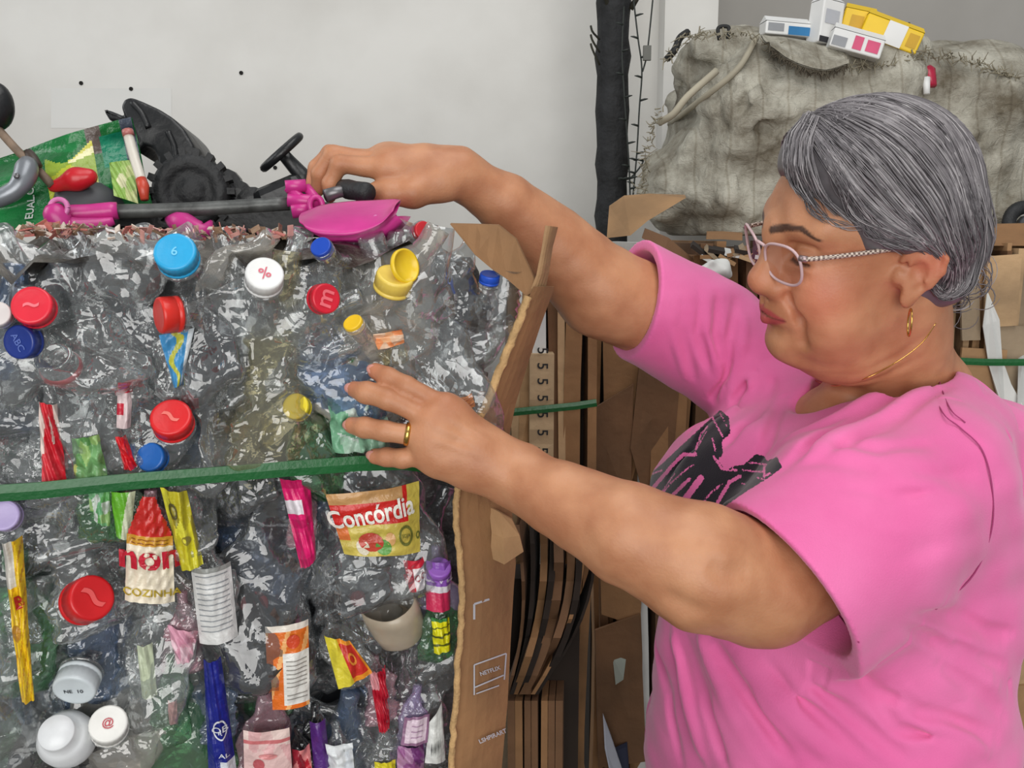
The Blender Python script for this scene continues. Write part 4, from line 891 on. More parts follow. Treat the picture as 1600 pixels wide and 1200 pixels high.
for it in FILL + big:
    if len(it) == 3:
        px, py, off = it; a = gf.normal(0, .55); ax = cvec(math.sin(a), math.cos(a), gf.normal(0, .25)); kd = kinds[gf.integers(0, len(kinds))]; s = gf.uniform(.55, .85)
    else: px, py, off, a3, kd, s = it; ax = cvec(*a3)
    k = gf.integers(0, 16); c = FP(px, py, off - (.012 if len(it) > 3 else 0)); Lh = (.17, .22, .19, .24)[k % 4] * .92 * s * .5
    top = (c + ax * Lh)[2]
    if top > 1.475: c = c - np.array([0, 0, top - 1.475])
    a_, b_ = phrase_for(px, py)
    nm = {'clear': 'clear', 'grey': 'greyish', 'dark': 'smoky', 'green': 'green-tinted', 'milky': 'milky', 'blue': 'bluish', 'amber': 'yellowish'}[kd]
    root = tag(empty('plastic_bottle', c), '%s crushed bottle between the %s and the %s' % (nm, a_, b_), 'bottle', 'plain crushed bottles in the bale')
    place_body(root, VAR[k], c - ax * Lh, ax, kd, FN + FE * gf.normal(0, .5), s); n_ += 1

# ---- green strap round the bale
strap_on('bale_strap', [FP(x, y, o) for x, y, o in ((-260, 782, .036), (-60, 774, .036), (60, 766, .035), (200, 752, .037), (330, 742, .036), (450, 732, .035), (560, 724, .033), (630, 722, .028), (660, 726, .016), (700, 732, .004))] + [P(760, 736, .885), P(800, 735, .91)], .0135, .0018, 'wide green strap pulled across the front of the bottle bale')

# ---- brown carton panel closing the side of the bale
cp = CARDS[1]; pan = tag(empty('flattened_carton', P(760, 1000, .88) * np.array([1, 1, 0])), 'tall brown printed carton panel closing the right side of the bottle bale', 'cardboard')
kraft = mat('kraft_edge', (196, 158, 108), .85, .15, 60, .4, 200)
def board(name, rows, th, m, parent):
    """rows: (front px, py, d, back px, py, d); closed thin board with a pale cut edge"""
    V = []; Fc = []; n = 6
    for (x0, y0, d0, x1, y1, d1) in rows:
        for i in range(n):
            f = i / (n - 1); V.append(P(x0 + (x1 - x0) * f, y0 + (y1 - y0) * f, d0 + (d1 - d0) * f - .006 * math.sin(f * math.pi)))
    k = len(V); V += [p + np.array([.0, th, 0]) for p in V]
    R_ = len(rows)
    for j in range(R_ - 1):
        for i in range(n - 1):
            a = j * n + i; Fc.append((a, a + 1, a + n + 1, a + n)); Fc.append((k + a + n, k + a + n + 1, k + a + 1, k + a))
    ring = [j * n for j in range(R_)] + [(R_ - 1) * n + i for i in range(1, n)] + [j * n + n - 1 for j in range(R_ - 2, -1, -1)] + [i for i in range(n - 2, 0, -1)]
    for a, b in zip(ring, ring[1:] + ring[:1]): Fc.append((a, k + a, k + b, b))
    return keep(mesh_obj(name, V, Fc, m, smooth=False), parent)
board('lower_board', [(655, 2700, 1.05, 735, 2700, 1.09), (690, 1300, .875, 770, 1300, .915), (704, 1200, .868, 784, 1200, .91), (712, 1110, .862, 793, 1100, .905), (718, 1010, .858, 798, 1000, .905), (722, 930, .856, 803, 915, .905), (719, 880, .855, 806, 882, .905), (712, 800, .852, 800, 800, .90), (716, 752, .850, 790, 740, .90)], .005, cp, pan)
board('upper_board', [(712, 775, .856, 782, 765, .90), (736, 690, .854, 796, 680, .90), (757, 640, .858, 806, 630, .905), (782, 580, .862, 826, 565, .905), (806, 520, .864, 846, 505, .905), (824, 470, .866, 862, 462, .905), (834, 448, .868, 866, 448, .905)], .006, cp, pan)
fe = spline([P(x, y, d) for x, y, d in ((690, 1300, .872), (704, 1200, .865), (712, 1110, .859), (718, 1010, .855), (722, 930, .853), (719, 880, .852), (712, 800, .849), (716, 756, .848))], 50); V, Fc = tube_vf(fe + np.random.default_rng(3).normal(0, .0006, fe.shape), .0034, 6); keep(mesh_obj('cut_edge', V, Fc, kraft), pan)
fe = spline([P(x, y, d) for x, y, d in ((720, 750, .852), (735, 690, .851), (756, 640, .855), (781, 580, .859), (805, 520, .861), (826, 462, .864))], 40); V, Fc = tube_vf(fe + np.random.default_rng(4).normal(0, .0006, fe.shape), .0042, 6); keep(mesh_obj('cut_edge', V, Fc, kraft), pan)
slabt = [(764, 792, .878), (780, 800, .872), (800, 812, .878)]; slabb = [(766, 872, .880), (788, 882, .874), (818, 862, .882)]
V = []
for (a, b) in zip(slabt, slabb): V += [P(*a), P((a[0] + b[0]) / 2 + 3, (a[1] + b[1]) / 2, (a[2] + b[2]) / 2 - .006), P(*b)]
V += [p + np.array([0, .004, 0]) for p in V]; Fc = []
for i in range(2):
    for j in range(2): a = i * 3 + j; Fc += [(a, a + 3, a + 4, a + 1), (9 + a + 1, 9 + a + 4, 9 + a + 3, 9 + a)]
for a, b in ((0, 1), (1, 2), (2, 5), (5, 8), (8, 7), (7, 6), (6, 3), (3, 0)): Fc.append((a, b, b + 9, a + 9))
keep(mesh_obj('curled_tongue', V, Fc, CARDS[0], smooth=False), pan)
board('tip_flap', [(822, 470, .882, 848, 470, .90), (838, 430, .882, 858, 425, .90), (846, 390, .882, 864, 385, .90), (852, 352, .882, 872, 355, .90)], .004, CARDS[0], pan)
# printing on it
ink = mat('pale_print', (206, 190, 166), .7)
def BP(px, py): 
    """point on the lower board"""
    t = np.interp(px, (720, 800), (0, 1)); yy = py; d = .856 + (.905 - .856) * t + np.interp(py, (900, 1200), (0, .010)) - .0068 * math.sin(t * math.pi) - .0012; return P(px, yy, d)
def pline(pl, w_=1.6, name='printed_line'):
    V = []; Fc = []; prt = []
    for (a, b) in zip(pl[:-1], pl[1:]):
        dx, dy = b[0] - a[0], b[1] - a[1]; L = math.hypot(dx, dy); nx, ny = -dy / L * w_, dx / L * w_; n = 5
        V = [BP(a[0] + dx * i / n + s_ * nx, a[1] + dy * i / n + s_ * ny) for s_ in (-1, 1) for i in range(n + 1)]; prt.append((V, [(i, i + 1, n + 2 + i, n + 1 + i) for i in range(n)]))
    keep(mesh_obj(name, *joined(prt), ink, smooth=False), pan)
pline([(741, 968), (741, 944), (796, 926)]); pline([(741, 1086), (741, 1039), (791, 1021), (788, 1062)], 1.1); pline([(742, 1074), (787, 1055)], 1.1); pline([(744, 1084), (780, 1071)], .9)
def ptext(t, cx, cy, w_, ang):
    V, Fc = text_vf(t, .02); V = np.asarray(V); s_ = w_ / np.ptp(V[:, 0]); a = ang
    keep(mesh_obj('printed_text', [BP(cx + s_ * (v[0] * math.cos(a) + v[1] * math.sin(a)), cy + s_ * (v[0] * math.sin(a) - v[1] * math.cos(a))) for v in V], Fc, ink, smooth=False), pan)
ptext('NETFLIX', 766, 1048, 33, -.33); ptext('LSHPIRART', 770, 1150, 46, -.40)
# flap across the top corner
slab_path('cardboard_flap', [P(703, 350, .875), P(745, 351, .89), (P(778, 352, .90)), P(806, 374, .90), P(842, 452, .885)], [P(708, 356, .868), P(742, 398, .862), P(768, 420, .866), P(792, 436, .872), P(822, 462, .876)], .004, CARDS[1], 'brown carton flap folded over the top corner of the bottle bale')
# ================================================================== things lying on the bale
pinkm = mat('pink_plastic', (206, 52, 140), .33, .12, 20, .05, 60); blackp = mat('black_plastic', (26, 27, 29), .38, .2, 25, .15, 60); tubem = mat('scuffed_tube', (104, 106, 104), .42, .3, 40, .1, 80, metal=.35); rub = mat('black_rubber', (34, 35, 37), .6, .2, 40, .3, 90)
sc = tag(empty('toy_scooter', P(360, 345, .95)), 'pink and grey toy kick scooter lying on top of the bottle bale', 'scooter')
V, Fc = tube_vf(spline([P(160, 331, .93), P(300, 327, .94), P(452, 318, .96)], 16), .0072, 14); keep(mesh_obj('steering_tube', V, Fc, tubem), sc)
V, Fc = tube_vf(spline([P(104, 334, .915), P(140, 333, .922), P(184, 329, .928)], 10), [.0085, .0088, .009, .009, .009, .009, .0092, .0092, .0092, .0086], 14); keep(mesh_obj('tube_sleeve', V, Fc, pinkm), sc)
V, Fc = tube_vf(spline([P(84, 322, .90), P(90, 340, .90), P(108, 356, .905), P(150, 352, .915), P(178, 345, .92)], 16), [.008, .010, .0115, .012, .012, .012, .012, .0115, .011, .010, .009, .008, .007, .006, .005, .004], 12); keep(mesh_obj('fork', V, Fc, pinkm), sc)
ring = [P(92, 325, .897) + .0085 * (math.cos(a) * RT + math.sin(a) * UP) for a in np.linspace(0, 6.2832, 20)]; keep(mesh_obj('fork_ring', *tube_vf(ring, .0026, 7, False), mat('pale_pink_plastic', (214, 120, 176), .35)), sc)
V, Fc = tube_vf(spline([P(262, 342, .94), P(292, 352, .93), P(318, 362, .925), P(330, 346, .935)], 12), [.004, .008, .011, .012, .011, .010, .010, .009, .008, .006, .004, .002], 10); keep(mesh_obj('foot_rest', V, Fc, pinkm), sc)
# bracket
for (a, b, r) in (((446, 292, .95), (478, 290, .955), .0068), ((450, 312, .952), (500, 316, .955), .0074), ((456, 330, .952), (486, 326, .955), .0078), ((450, 292, .952), (492, 330, .956), .0055), ((478, 292, .957), (500, 318, .955), .0050)):
    V, Fc = tube_vf([P(*a), (P(*a) + P(*b)) / 2, P(*b)], r, 10); keep(mesh_obj('bracket_arm', V, Fc, pinkm), sc)
ring = [P(494, 321, .945) + .0085 * (math.cos(a) * (RT * .7 + FW * .3) + math.sin(a) * UP) for a in np.linspace(0, 6.2832, 20)]; keep(mesh_obj('bracket_ring', *tube_vf(ring, .003, 7, False), pinkm), sc)
# curved deck: a shallow trough, open upwards
topl = [(470, 334), (500, 322), (540, 316), (580, 314), (612, 312), (626, 313)]; botl = [(474, 352), (492, 366), (520, 372), (560, 370), (596, 356), (618, 334)]
V = []; n = 9
tq = spline([P(x, y, .875) for x, y in topl], 20); bq = spline([P(x, y, .835) for x, y in botl], 20)
for i in range(20):
    for j in range(n):
        f = j / (n - 1); p = tq[i] * (1 - f) + bq[i] * f; V.append(p - FW * .016 * math.sin(f * math.pi * .6))
back = [p + FW * .10 for p in V[:]]
k = len(V); V += [p + FW * .0035 + UP * .0015 for p in V]; Fc = []
for i in range(19):
    for j in range(n - 1): a = i * n + j; Fc += [(a, a + 1, a + n + 1, a + n), (k + a + n, k + a + n + 1, k + a + 1, k + a)]
for i in range(19): Fc += [(i * n, (i + 1) * n, k + (i + 1) * n, k + i * n), (i * n + n - 1, k + i * n + n - 1, k + (i + 1) * n + n - 1, (i + 1) * n + n - 1)]
for j in range(n - 1): Fc += [(j, k + j, k + j + 1, j + 1), (19 * n + j, 19 * n + j + 1, k + 19 * n + j + 1, k + 19 * n + j)]
keep(mesh_obj('deck_rim', V, Fc, pinkm), sc)
V = []; Fc = []
for i in range(20): V += [tq[i] + FW * .003, tq[i] + FW * .09 + UP * .001, bq[i] + FW * .08 + UP * .004, bq[i] + FW * .004]
for i in range(19):
    for q in range(1, 4): Fc.append((i * 4 + q, i * 4 + (q + 1) % 4, i * 4 + 4 + (q + 1) % 4, i * 4 + 4 + q))
keep(mesh_obj('deck_shell', V, Fc, pinkm), sc)
for x, y in ((587, 339), (528, 352), (502, 347)): V, Fc = lathe_vf([(.0022, 0), (.0018, .001), (.0001, .0012)], 10); keep(mesh_obj('rivet', place(V, P(x, y, .838), -FW), Fc, mat('pale_pink_plastic', (214, 120, 176))), sc)
# black grip pointing at the camera
V, Fc = tube_vf([P(534, 293, .985), P(545, 296, .965), P(556, 298, .955), P(572, 301, .935), P(578, 302, .932)], [.0085, .0105, .0098, .0105, .0085], 16); keep(mesh_obj('handle_grip', V, Fc, rub), sc)
V, Fc = tube_vf([P(508, 306, .955), P(528, 300, .96), P(548, 297, .965)], [.007, .0065, .006], 10); keep(mesh_obj('grip_shaft', V, Fc, mat('dull_metal', (120, 118, 120), .35, metal=.6)), sc)

# ---- black toy tractor
tt = tag(empty('toy_tractor', P(320, 330, 1.08)), 'black plastic ride-on toy tractor with seat and steering wheel on the bale', 'toy')
D = 1.07; OUTL = [(160, 171), (166, 170), (182, 176), (193, 181), (188, 166), (193, 154), (204, 151), (222, 158), (248, 170), (270, 184), (288, 202), (302, 226), (311, 262), (312, 300), (258, 300), (247, 268), (246, 246), (238, 231), (224, 226), (214, 240), (211, 215), (203, 197), (186, 190), (170, 188)]
bm = bmesh.new(); vs = [bm.verts.new(P(x, y, D)) for x, y in OUTL]; fc = bm.faces.new(vs); rr = bmesh.ops.extrude_face_region(bm, geom=[fc])
bmesh.ops.translate(bm, verts=[e for e in rr['geom'] if isinstance(e, bmesh.types.BMVert)], vec=Vector(FW * .085)); bmesh.ops.recalc_face_normals(bm, faces=bm.faces)
bmesh.ops.bevel(bm, geom=list(bm.edges), offset=.0042, segments=3, affect='EDGES', profile=.5); keep(bm_obj('seat', bm, blackp), tt)
for pl in ([(206, 160), (222, 178), (232, 200)], [(262, 205), (272, 228), (276, 255)]): keep(mesh_obj('seat_rib', *tube_vf(spline([P(x, y, D - .001) for x, y in pl], 12), .0035, 8), blackp), tt)
wc = P(300, 300, 1.04); wax = unit(np.array([.25, -1, .05])); V, Fc = lathe_vf([(.016, -.018), (.030, -.020), (.038, -.018), (.0415, -.010), (.0415, .010), (.038, .018), (.030, .020), (.024, .016), (.018, .012), (.014, .016), (.001, .017)], 40)
tw = mesh_obj('wheel', place(V, wc, wax), Fc, rub); keep(tw, tt); lg = []
u_, v_ = frame_of(wax)
for q in range(18):
    a = 2 * math.pi * q / 18; d = math.cos(a) * u_ + math.sin(a) * v_; lv, lf = box_vf(wc + d * .042, (.0045, .017, .0035), np.array([d, wax, np.cross(d, wax)]).T); lg.append((lv, lf))
o = mesh_obj('tread_lugs', *joined(lg), rub, smooth=False); o['kind'] = 'stuff'; keep(o, tt)
for c_, s_ in (((352, 292, 1.12), .020), ((372, 305, 1.10), .016), ((395, 318, 1.10), .018)):
    lv, lf = lathe_vf([(s_ * .4, -.02), (s_, -.018), (s_ * 1.1, 0), (s_, .018), (s_ * .4, .02)], 14); keep(mesh_obj('gear_block', place(lv, P(*c_), wax), lf, blackp, None, False), tt)
keep(rounded_box('chassis', P(370, 340, 1.09), (.125, .05, .020), blackp, None, .006, rotm(.03, .1)), tt)
keep(rounded_box('bonnet', P(448, 318, 1.10), (.030, .035, .026), blackp, None, .01, rotm(-.4, .1)), tt)
keep(rounded_box('rear_axle', P(235, 335, 1.07), (.05, .03, .016), blackp, None, .006, rotm(.0, .1)), tt)
sx = unit(P(468, 212, 1.08) - P(412, 262, 1.08)); sn = unit(np.cross(sx, FW) * .94 + -FW * .36); sy_ = np.cross(sn, sx); wc2 = P(440, 238, 1.08); R_ = .0275
ring = [wc2 + R_ * (math.cos(a) * sx + math.sin(a) * sy_) for a in np.linspace(0, 6.2832, 30)]; sw = keep(mesh_obj('steering_wheel', *tube_vf(ring, .0048, 9, False), blackp), tt)
for a in (.5, 2.6, 4.7): V, Fc = tube_vf([wc2, wc2 + R_ * (math.cos(a) * sx + math.sin(a) * sy_)], .004, 7); o = mesh_obj('spoke', V, Fc, blackp); o.parent = sw
V, Fc = tube_vf([wc2 + sn * .003, P(452, 252, 1.085), P(470, 272, 1.09), P(482, 290, 1.09)], [.007, .008, .0095, .013], 10); keep(mesh_obj('steering_column', V, Fc, blackp), tt)

# ---- green snack bag
gb = tag(empty('snack_bag', P(110, 300, .97)), 'green printed snack bag slumped on the bale beside the tractor', 'bag')
class BagPatch(Patch):
    def __init__(s, q, ds, amp, bulge, seed, nu, nv):
        s.q = [P(x, y, d) for (x, y), d in zip(q, ds)]; s.b = bulge; s.g = np.random.default_rng(seed); s.nu, s.nv = nu, nv
        s.w = [(s.g.normal(size=2), s.g.uniform(.35, .9), s.g.uniform(), amp * s.g.uniform(.4, 1)) for _ in range(8)]
GREEN = (18, 112, 52); gcol = blotch(40, [GREEN, (16, 104, 46), GREEN, (24, 122, 60)])
def bagc(u, v):
    if u < .10 and v < .06: return GREEN
    if .44 < u < .74 and .22 + .1 * math.sin(u * 14) < v < .72: return blotch(41, [(196, 206, 60), (226, 220, 120), (150, 176, 60), (210, 206, 90), (236, 232, 180)])(u, v)
    if .78 < u < .92 and .12 < v < .5: return (20, 128, 96)
    if u > .92 and v < .55: return (70, 78, 92)
    if .70 < u < .80 and v < .3: return (96, 84, 78)
    return gcol(u, v)
bp = BagPatch([(-40, 258), (205, 184), (236, 322), (-40, 372)], (.98, 1.0, .99, .94), .010, .022, 5, 66, 50); bp.build('bag_front', bagc, gb)
V, Fc = tube_vf([P(-40, 262, .99), P(80, 228, 1.0), P(205, 188, 1.01)], .002, 6)
bv = [bp.at(i / 11, j / 7) + FW * (.03 * math.sin(math.pi * i / 11) * math.sin(math.pi * j / 7) + .004) for j in range(8) for i in range(12)]; keep(mesh_obj('bag_back', bv, [(j * 12 + i, j * 12 + i + 1, j * 12 + i + 13, j * 12 + i + 12) for j in range(7) for i in range(11)], lmat(GREEN)), gb)
bp.text('EUAL.COM', .335, .62, .085, (226, 232, 226), gb, 1.45, .02)
lm = tag(empty('vegetable_card', P(196, 280, .965)), 'lime green printed card standing between the bag and the tractor', 'card')
cpatch = BagPatch([(170, 254), (208, 250), (216, 318), (178, 306)], (.965, .97, .96, .955), .003, .004, 9, 26, 26); cpatch.build('card_face', blotch(43, [(176, 206, 120), (206, 216, 150), (150, 190, 90), (222, 222, 180)]), lm)
# red scoop, grey dome, white tube
rs = Sdf(); rs.add(*rc(P(84, 292, .945), P(120, 280, .94), .006, .010)); rs.add(*rc(P(120, 280, .94), P(140, 276, .94), .010, .008), k=.01); pts, quads = rs.mesh(P(112, 284, .942) - .06, P(112, 284, .942) + .06, .003); tag(np_mesh('red_scoop', pts, quads, colm((196, 30, 40))), 'small glossy red plastic scoop on the grey dome', 'scoop')
V, Fc = lathe_vf([(.037, -.012), (.036, .0), (.031, .012), (.020, .021), (.008, .0245), (.001, .025)], 32); tag(mesh_obj('grey_dome', place(V, P(138, 318, .975), cvec(.0, 1, .25)), Fc, mat('dark_grey_plastic', (70, 72, 76), .5)), 'dark grey plastic dome behind the pink scooter fork', 'dome')
wt = tag(empty('toy_tube', P(212, 255, .95)), 'thin white tube with a red tip leaning against the black seat', 'tube'); V, Fc = tube_vf(spline([P(199, 206, .96), P(208, 240, .955), P(222, 285, .945)], 12), .0052, 10); keep(mesh_obj('white_tube', V, Fc, colm((214, 208, 196))), wt)
V, Fc = tube_vf([P(220, 280, .945), P(224, 292, .943), P(226, 312, .94)], [.0055, .006, .004], 10); keep(mesh_obj('tube_tip', V, Fc, colm((196, 70, 50))), wt); V, Fc = tube_vf([P(199, 204, .958), P(201, 212, .957)], .0058, 10); keep(mesh_obj('tube_cap', V, Fc, colm((180, 110, 104))), wt)
# lever with a black knob, and a grey curved handle
lv = tag(empty('toy_lever', P(20, 230, .93)), 'worn stick with a big black knob leaning at the bale corner', 'lever'); ks = Sdf(); ks.add(*el(P(-6, 166, .93), (.017, .016, .024))); pts, quads = ks.mesh(P(-6, 166, .93) - .04, P(-6, 166, .93) + .04, .003); keep(np_mesh('knob', pts, quads, blackp), lv)
V, Fc = tube_vf(spline([P(-8, 196, .93), P(28, 236, .93), P(56, 262, .935), P(82, 290, .94)], 14), .0042, 9); keep(mesh_obj('stick', V, Fc, mat('worn_wood', (140, 118, 98), .6, .25, 60)), lv)
V, Fc = tube_vf(spline([P(44, 240, .935), P(52, 250, .93), P(58, 262, .93)], 6), .0056, 9); keep(mesh_obj('stick_collar', V, Fc, mat('dark_brown_plastic', (70, 58, 50), .5)), lv)
gh = tag(empty('curved_lever', P(20, 290, .92)), 'curved silver-grey handle over the green bag at the frame edge', 'handle'); V, Fc = tube_vf(spline([P(44, 252, .925), P(38, 278, .915), P(20, 300, .91), (P(-20, 318, .91))], 16), [.0078, .0098, .0110, .0112, .0110, .0108, .0104, .010, .0095, .009, .009, .009, .009, .009, .008, .007], 12); keep(mesh_obj('curved_grip', V, Fc, mat('silver_grey', (140, 144, 150), .32, .1, 30, metal=.4)), gh)
V, Fc = lathe_vf([(.0030, 0), (.0026, .0012), (.0001, .0014)], 12); keep(mesh_obj('rivet', place(V, P(26, 275, .900), -FW), Fc, mat('dull_metal', (120, 118, 120))), gh)
# paper shreds along the top edge
gp = np.random.default_rng(19); cols = [(206, 150, 140), (190, 110, 100), (214, 196, 180), (150, 120, 96), (120, 90, 70)]
for ci, rgb in enumerate(cols):
    prt = []
    for k in range(42):
        x = gp.choice([gp.uniform(30, 250), gp.uniform(40, 130), gp.uniform(250, 460)]); c = FP(x, gp.uniform(356, 374) - (6 if x < 160 else 0), gp.uniform(-.03, .02)); v, f = box_vf(c, (gp.uniform(.002, .006), gp.uniform(.001, .003), .0004), np.array(Matrix.Rotation(gp.uniform(0, 6), 3, Vector(gp.normal(size=3))))); prt.append((v, f))
    o = mesh_obj('paper_shreds', *joined(prt), lmat(rgb), smooth=False); o['kind'] = 'stuff'; tag(o, '%s paper shreds scattered along the top edge of the bale' % ('pink', 'dull red', 'pale', 'tan', 'brown')[ci], 'shreds')
# ================================================================== the woman
person = tag(empty('person', P(1290, 900, 1.0) * np.array([1, 1, 0])), 'grey-haired woman in a pink T-shirt and glasses reaching over the bottle bale', 'person')
HC = np.array([.3425, .9054, 1.4655]); HS = 0.936
HR = np.array([[-.97911, -.16355, -.12080], [.18895, -.95131, -.24351], [-.07509, -.26125, .96235]]).T
def H(x, y, z): return HC + HS * (HR @ np.array([x, y, z], float))
def HL(p): return (np.asarray(p) - HC) @ HR / HS
FACE = unit([-.904, -.427, 0]); LEFT = unit([.427, -.904, 0]); ZZ = np.array([0, 0, 1.0])
BR = np.array([FACE, LEFT, ZZ]).T
NH = np.array([HR[:, 0], HR[:, 1], HR[:, 2]]).T
def hel(c, r): return el(H(*c), np.array(r) * HS, NH)
def hrc(a, b, ra, rb, flat=None):
    return rc(H(*a), H(*b), ra * HS, rb * HS, None if flat is None else (HR @ np.array(flat[0], float), flat[1]))
# ---- joints
SHL = P(1445, 745, .885); ELL = P(1190, 916, .785); WRL = P(797, 738, .825)
SHR = P(1112, 528, 1.15); ELR = P(940, 455, 1.10); WRR = P(716, 270, 1.0)
NECK = P(1395, 600, .99)

# ---- head, neck, arms and hands: one skin
sk = Sdf()
# torso under the shirt
sk.add(*el(P(1320, 840, 1.01), (.11, .13, .15), BR), k=.02)
sk.add(*rc(SHL, P(1330, 700, 1.02), .045, .05), k=.02)
sk.add(*rc(SHR, P(1330, 720, 1.04), .040, .035), k=.01)
sk.add(*el(P(1285, 1030, 1.01), (.12, .14, .2), BR), k=.02)
# neck
sk.add(*rc(H(-.028, 0, -.04), NECK + np.array([.01, .02, -.02]), .056, .064), k=.02)
sk.add(*rc(P(1455, 625, 1.0), P(1300, 665, .985), .045, .040), k=.035)
# skull and face
sk.add(*hel((-.006, 0, .045), (.092, .073, .080)), k=.015)
sk.add(*hel((.036, 0, -.008), (.062, .060, .078)), k=.03)
sk.add(*hel((.040, 0, .055), (.055, .059, .048)), k=.03)
sk.add(*hel((.038, 0, -.068), (.050, .053, .040)), k=.03)
sk.add(*hel((.044, 0, -.100), (.040, .042, .020)), k=.025)          # soft under-chin
sk.add(*hel((.012, 0, -.112), (.044, .046, .026)), k=.03)
sk.add(*hel((.086, 0, -.084), (.019, .021, .018)), k=.022)
for sy in (1, -1):
    sk.add(*hel((.062, .036 * sy, -.026), (.030, .027, .032)), k=.022)   # cheek
    sk.add(*hel((.050, .038 * sy, -.064), (.030, .024, .026)), k=.022)   # jowl
    sk.add(*hrc((.097, .006 * sy, .037), (.078, .047 * sy, .041), .0085, .009), k=.02)
    sk.sub(*hel((.103, .031 * sy, .016), (.020, .019, .0125)), k=.018)
    sk.add(*hel((.0800, .031 * sy, .0155), (.0125, .0155, .0125)), k=.006)   # closed-down lid over the eyeball
    sk.add(*hrc((.0905, .019 * sy, .0035), (.084, .044 * sy, .004), .003, .003), k=.010)   # lower lid bag
    sk.sub(*hrc((.0945, .019 * sy, .0095), (.0865, .046 * sy, .0085), .0016, .0014), k=.004)
    sk.sub(*hrc((.0930, .020 * sy, .0265), (.0840, .045 * sy, .0260), .0016, .0012), k=.006)
sk.add(*hrc((.099, 0, .028), (.1135, 0, -.010), .0080, .0118), k=.016)
sk.add(*hel((.1145, 0, -.0160), (.0128, .0145, .0120)), k=.012)
for sy in (1, -1):
    sk.add(*hel((.1030, .0175 * sy, -.0205), (.0125, .0090, .0092)), k=.008)
sk.add(*hel((.089, 0, -.046), (.022, .028, .020)), k=.018)
sk.add(*hrc((.1080, .003, -.0455), (.0935, .0245, -.0505), .0044, .0026), k=.005)
sk.add(*hrc((.1080, -.003, -.0455), (.0935, -.0245, -.0505), .0044, .0026), k=.005)
sk.add(*hrc((.1060, 0, -.0572), (.0945, .0220, -.0530), .0060, .0028), k=.006)
sk.add(*hrc((.1060, 0, -.0572), (.0945, -.0220, -.0530), .0060, .0028), k=.006)
for sy in (1, -1):
    sk.sub(*hrc((.1130, 0, -.0508), (.0925, .0275 * sy, -.0518), .0012, .0010), k=.003)
    sk.sub(*hel((.1115, .0075 * sy, -.0300), (.0055, .0036, .0030)), k=.003)
    sk.sub(*hrc((.0990, .0270 * sy, -.0260), (.0875, .0365 * sy, -.0480), .0022, .0018), k=.009)
    sk.sub(*hrc((.0875, .0365 * sy, -.0480), (.0830, .0370 * sy, -.0740), .0012, .0004), k=.012)
sk.sub(*hrc((.1060, -.012, -.0685), (.1060, .012, -.0685), .0030, .0030), k=.010)
sk.sub(*hrc((.1140, 0, -.033), (.1120, 0, -.0415), .0016, .0012), k=.006)
for sy in (1, -1):                                                    # ears
    E0 = np.array([-.006, .073 * sy, 0])
    sk.add(*hrc((-.004, .068 * sy, -.006), (-.010, .074 * sy, .014), .013, .014, ((0, 1, 0), .5)), k=.008)
    arc = [(.006, .073, .012), (.002, .078, .026), (-.012, .083, .033), (-.024, .087, .027), (-.0295, .087, .013), (-.0285, .085, .000), (-.020, .080, -.014), (-.010, .076, -.024)]
    for a, b in zip(arc[:-1], arc[1:]):
        sk.add(*hrc((a[0], a[1] * sy, a[2]), (b[0], b[1] * sy, b[2]), .0042, .0042), k=.003)
    sk.add(*hel((-.012, .0785 * sy, .012), (.0165, .0042, .0215)), k=.004)
    sk.add(*hel((-.0195, .0825 * sy, .006), (.0115, .0036, .0215)), k=.004)
    sk.add(*hel((-.008, .0755 * sy, -.010), (.0140, .0042, .0160)), k=.004)
    sk.add(*hel((-.004, .073 * sy, -.027), (.0085, .0050, .0105)), k=.006)
    sk.add(*hrc((-.018, .080 * sy, .012), (-.006, .076 * sy, -.010), .0030, .0030), k=.004)
    sk.sub(*hel((-.006, .0870 * sy, .001), (.0095, .0105, .0115)), k=.004)
    sk.sub(*hrc((-.006, .0865 * sy, .023), (-.021, .0900 * sy, .012), .0046, .0044), k=.003)
    sk.add(*hel((.0075, .071 * sy, -.003), (.0045, .0045, .0070)), k=.005)
# neck creases
for pl in ([(1330, 585), (1400, 560), (1450, 520)], [(1300, 598), (1380, 590), (1445, 555)]):
    crease(sk, [sk.hit(x, y, .7, 1.2) for x, y in pl], .005, .0022)
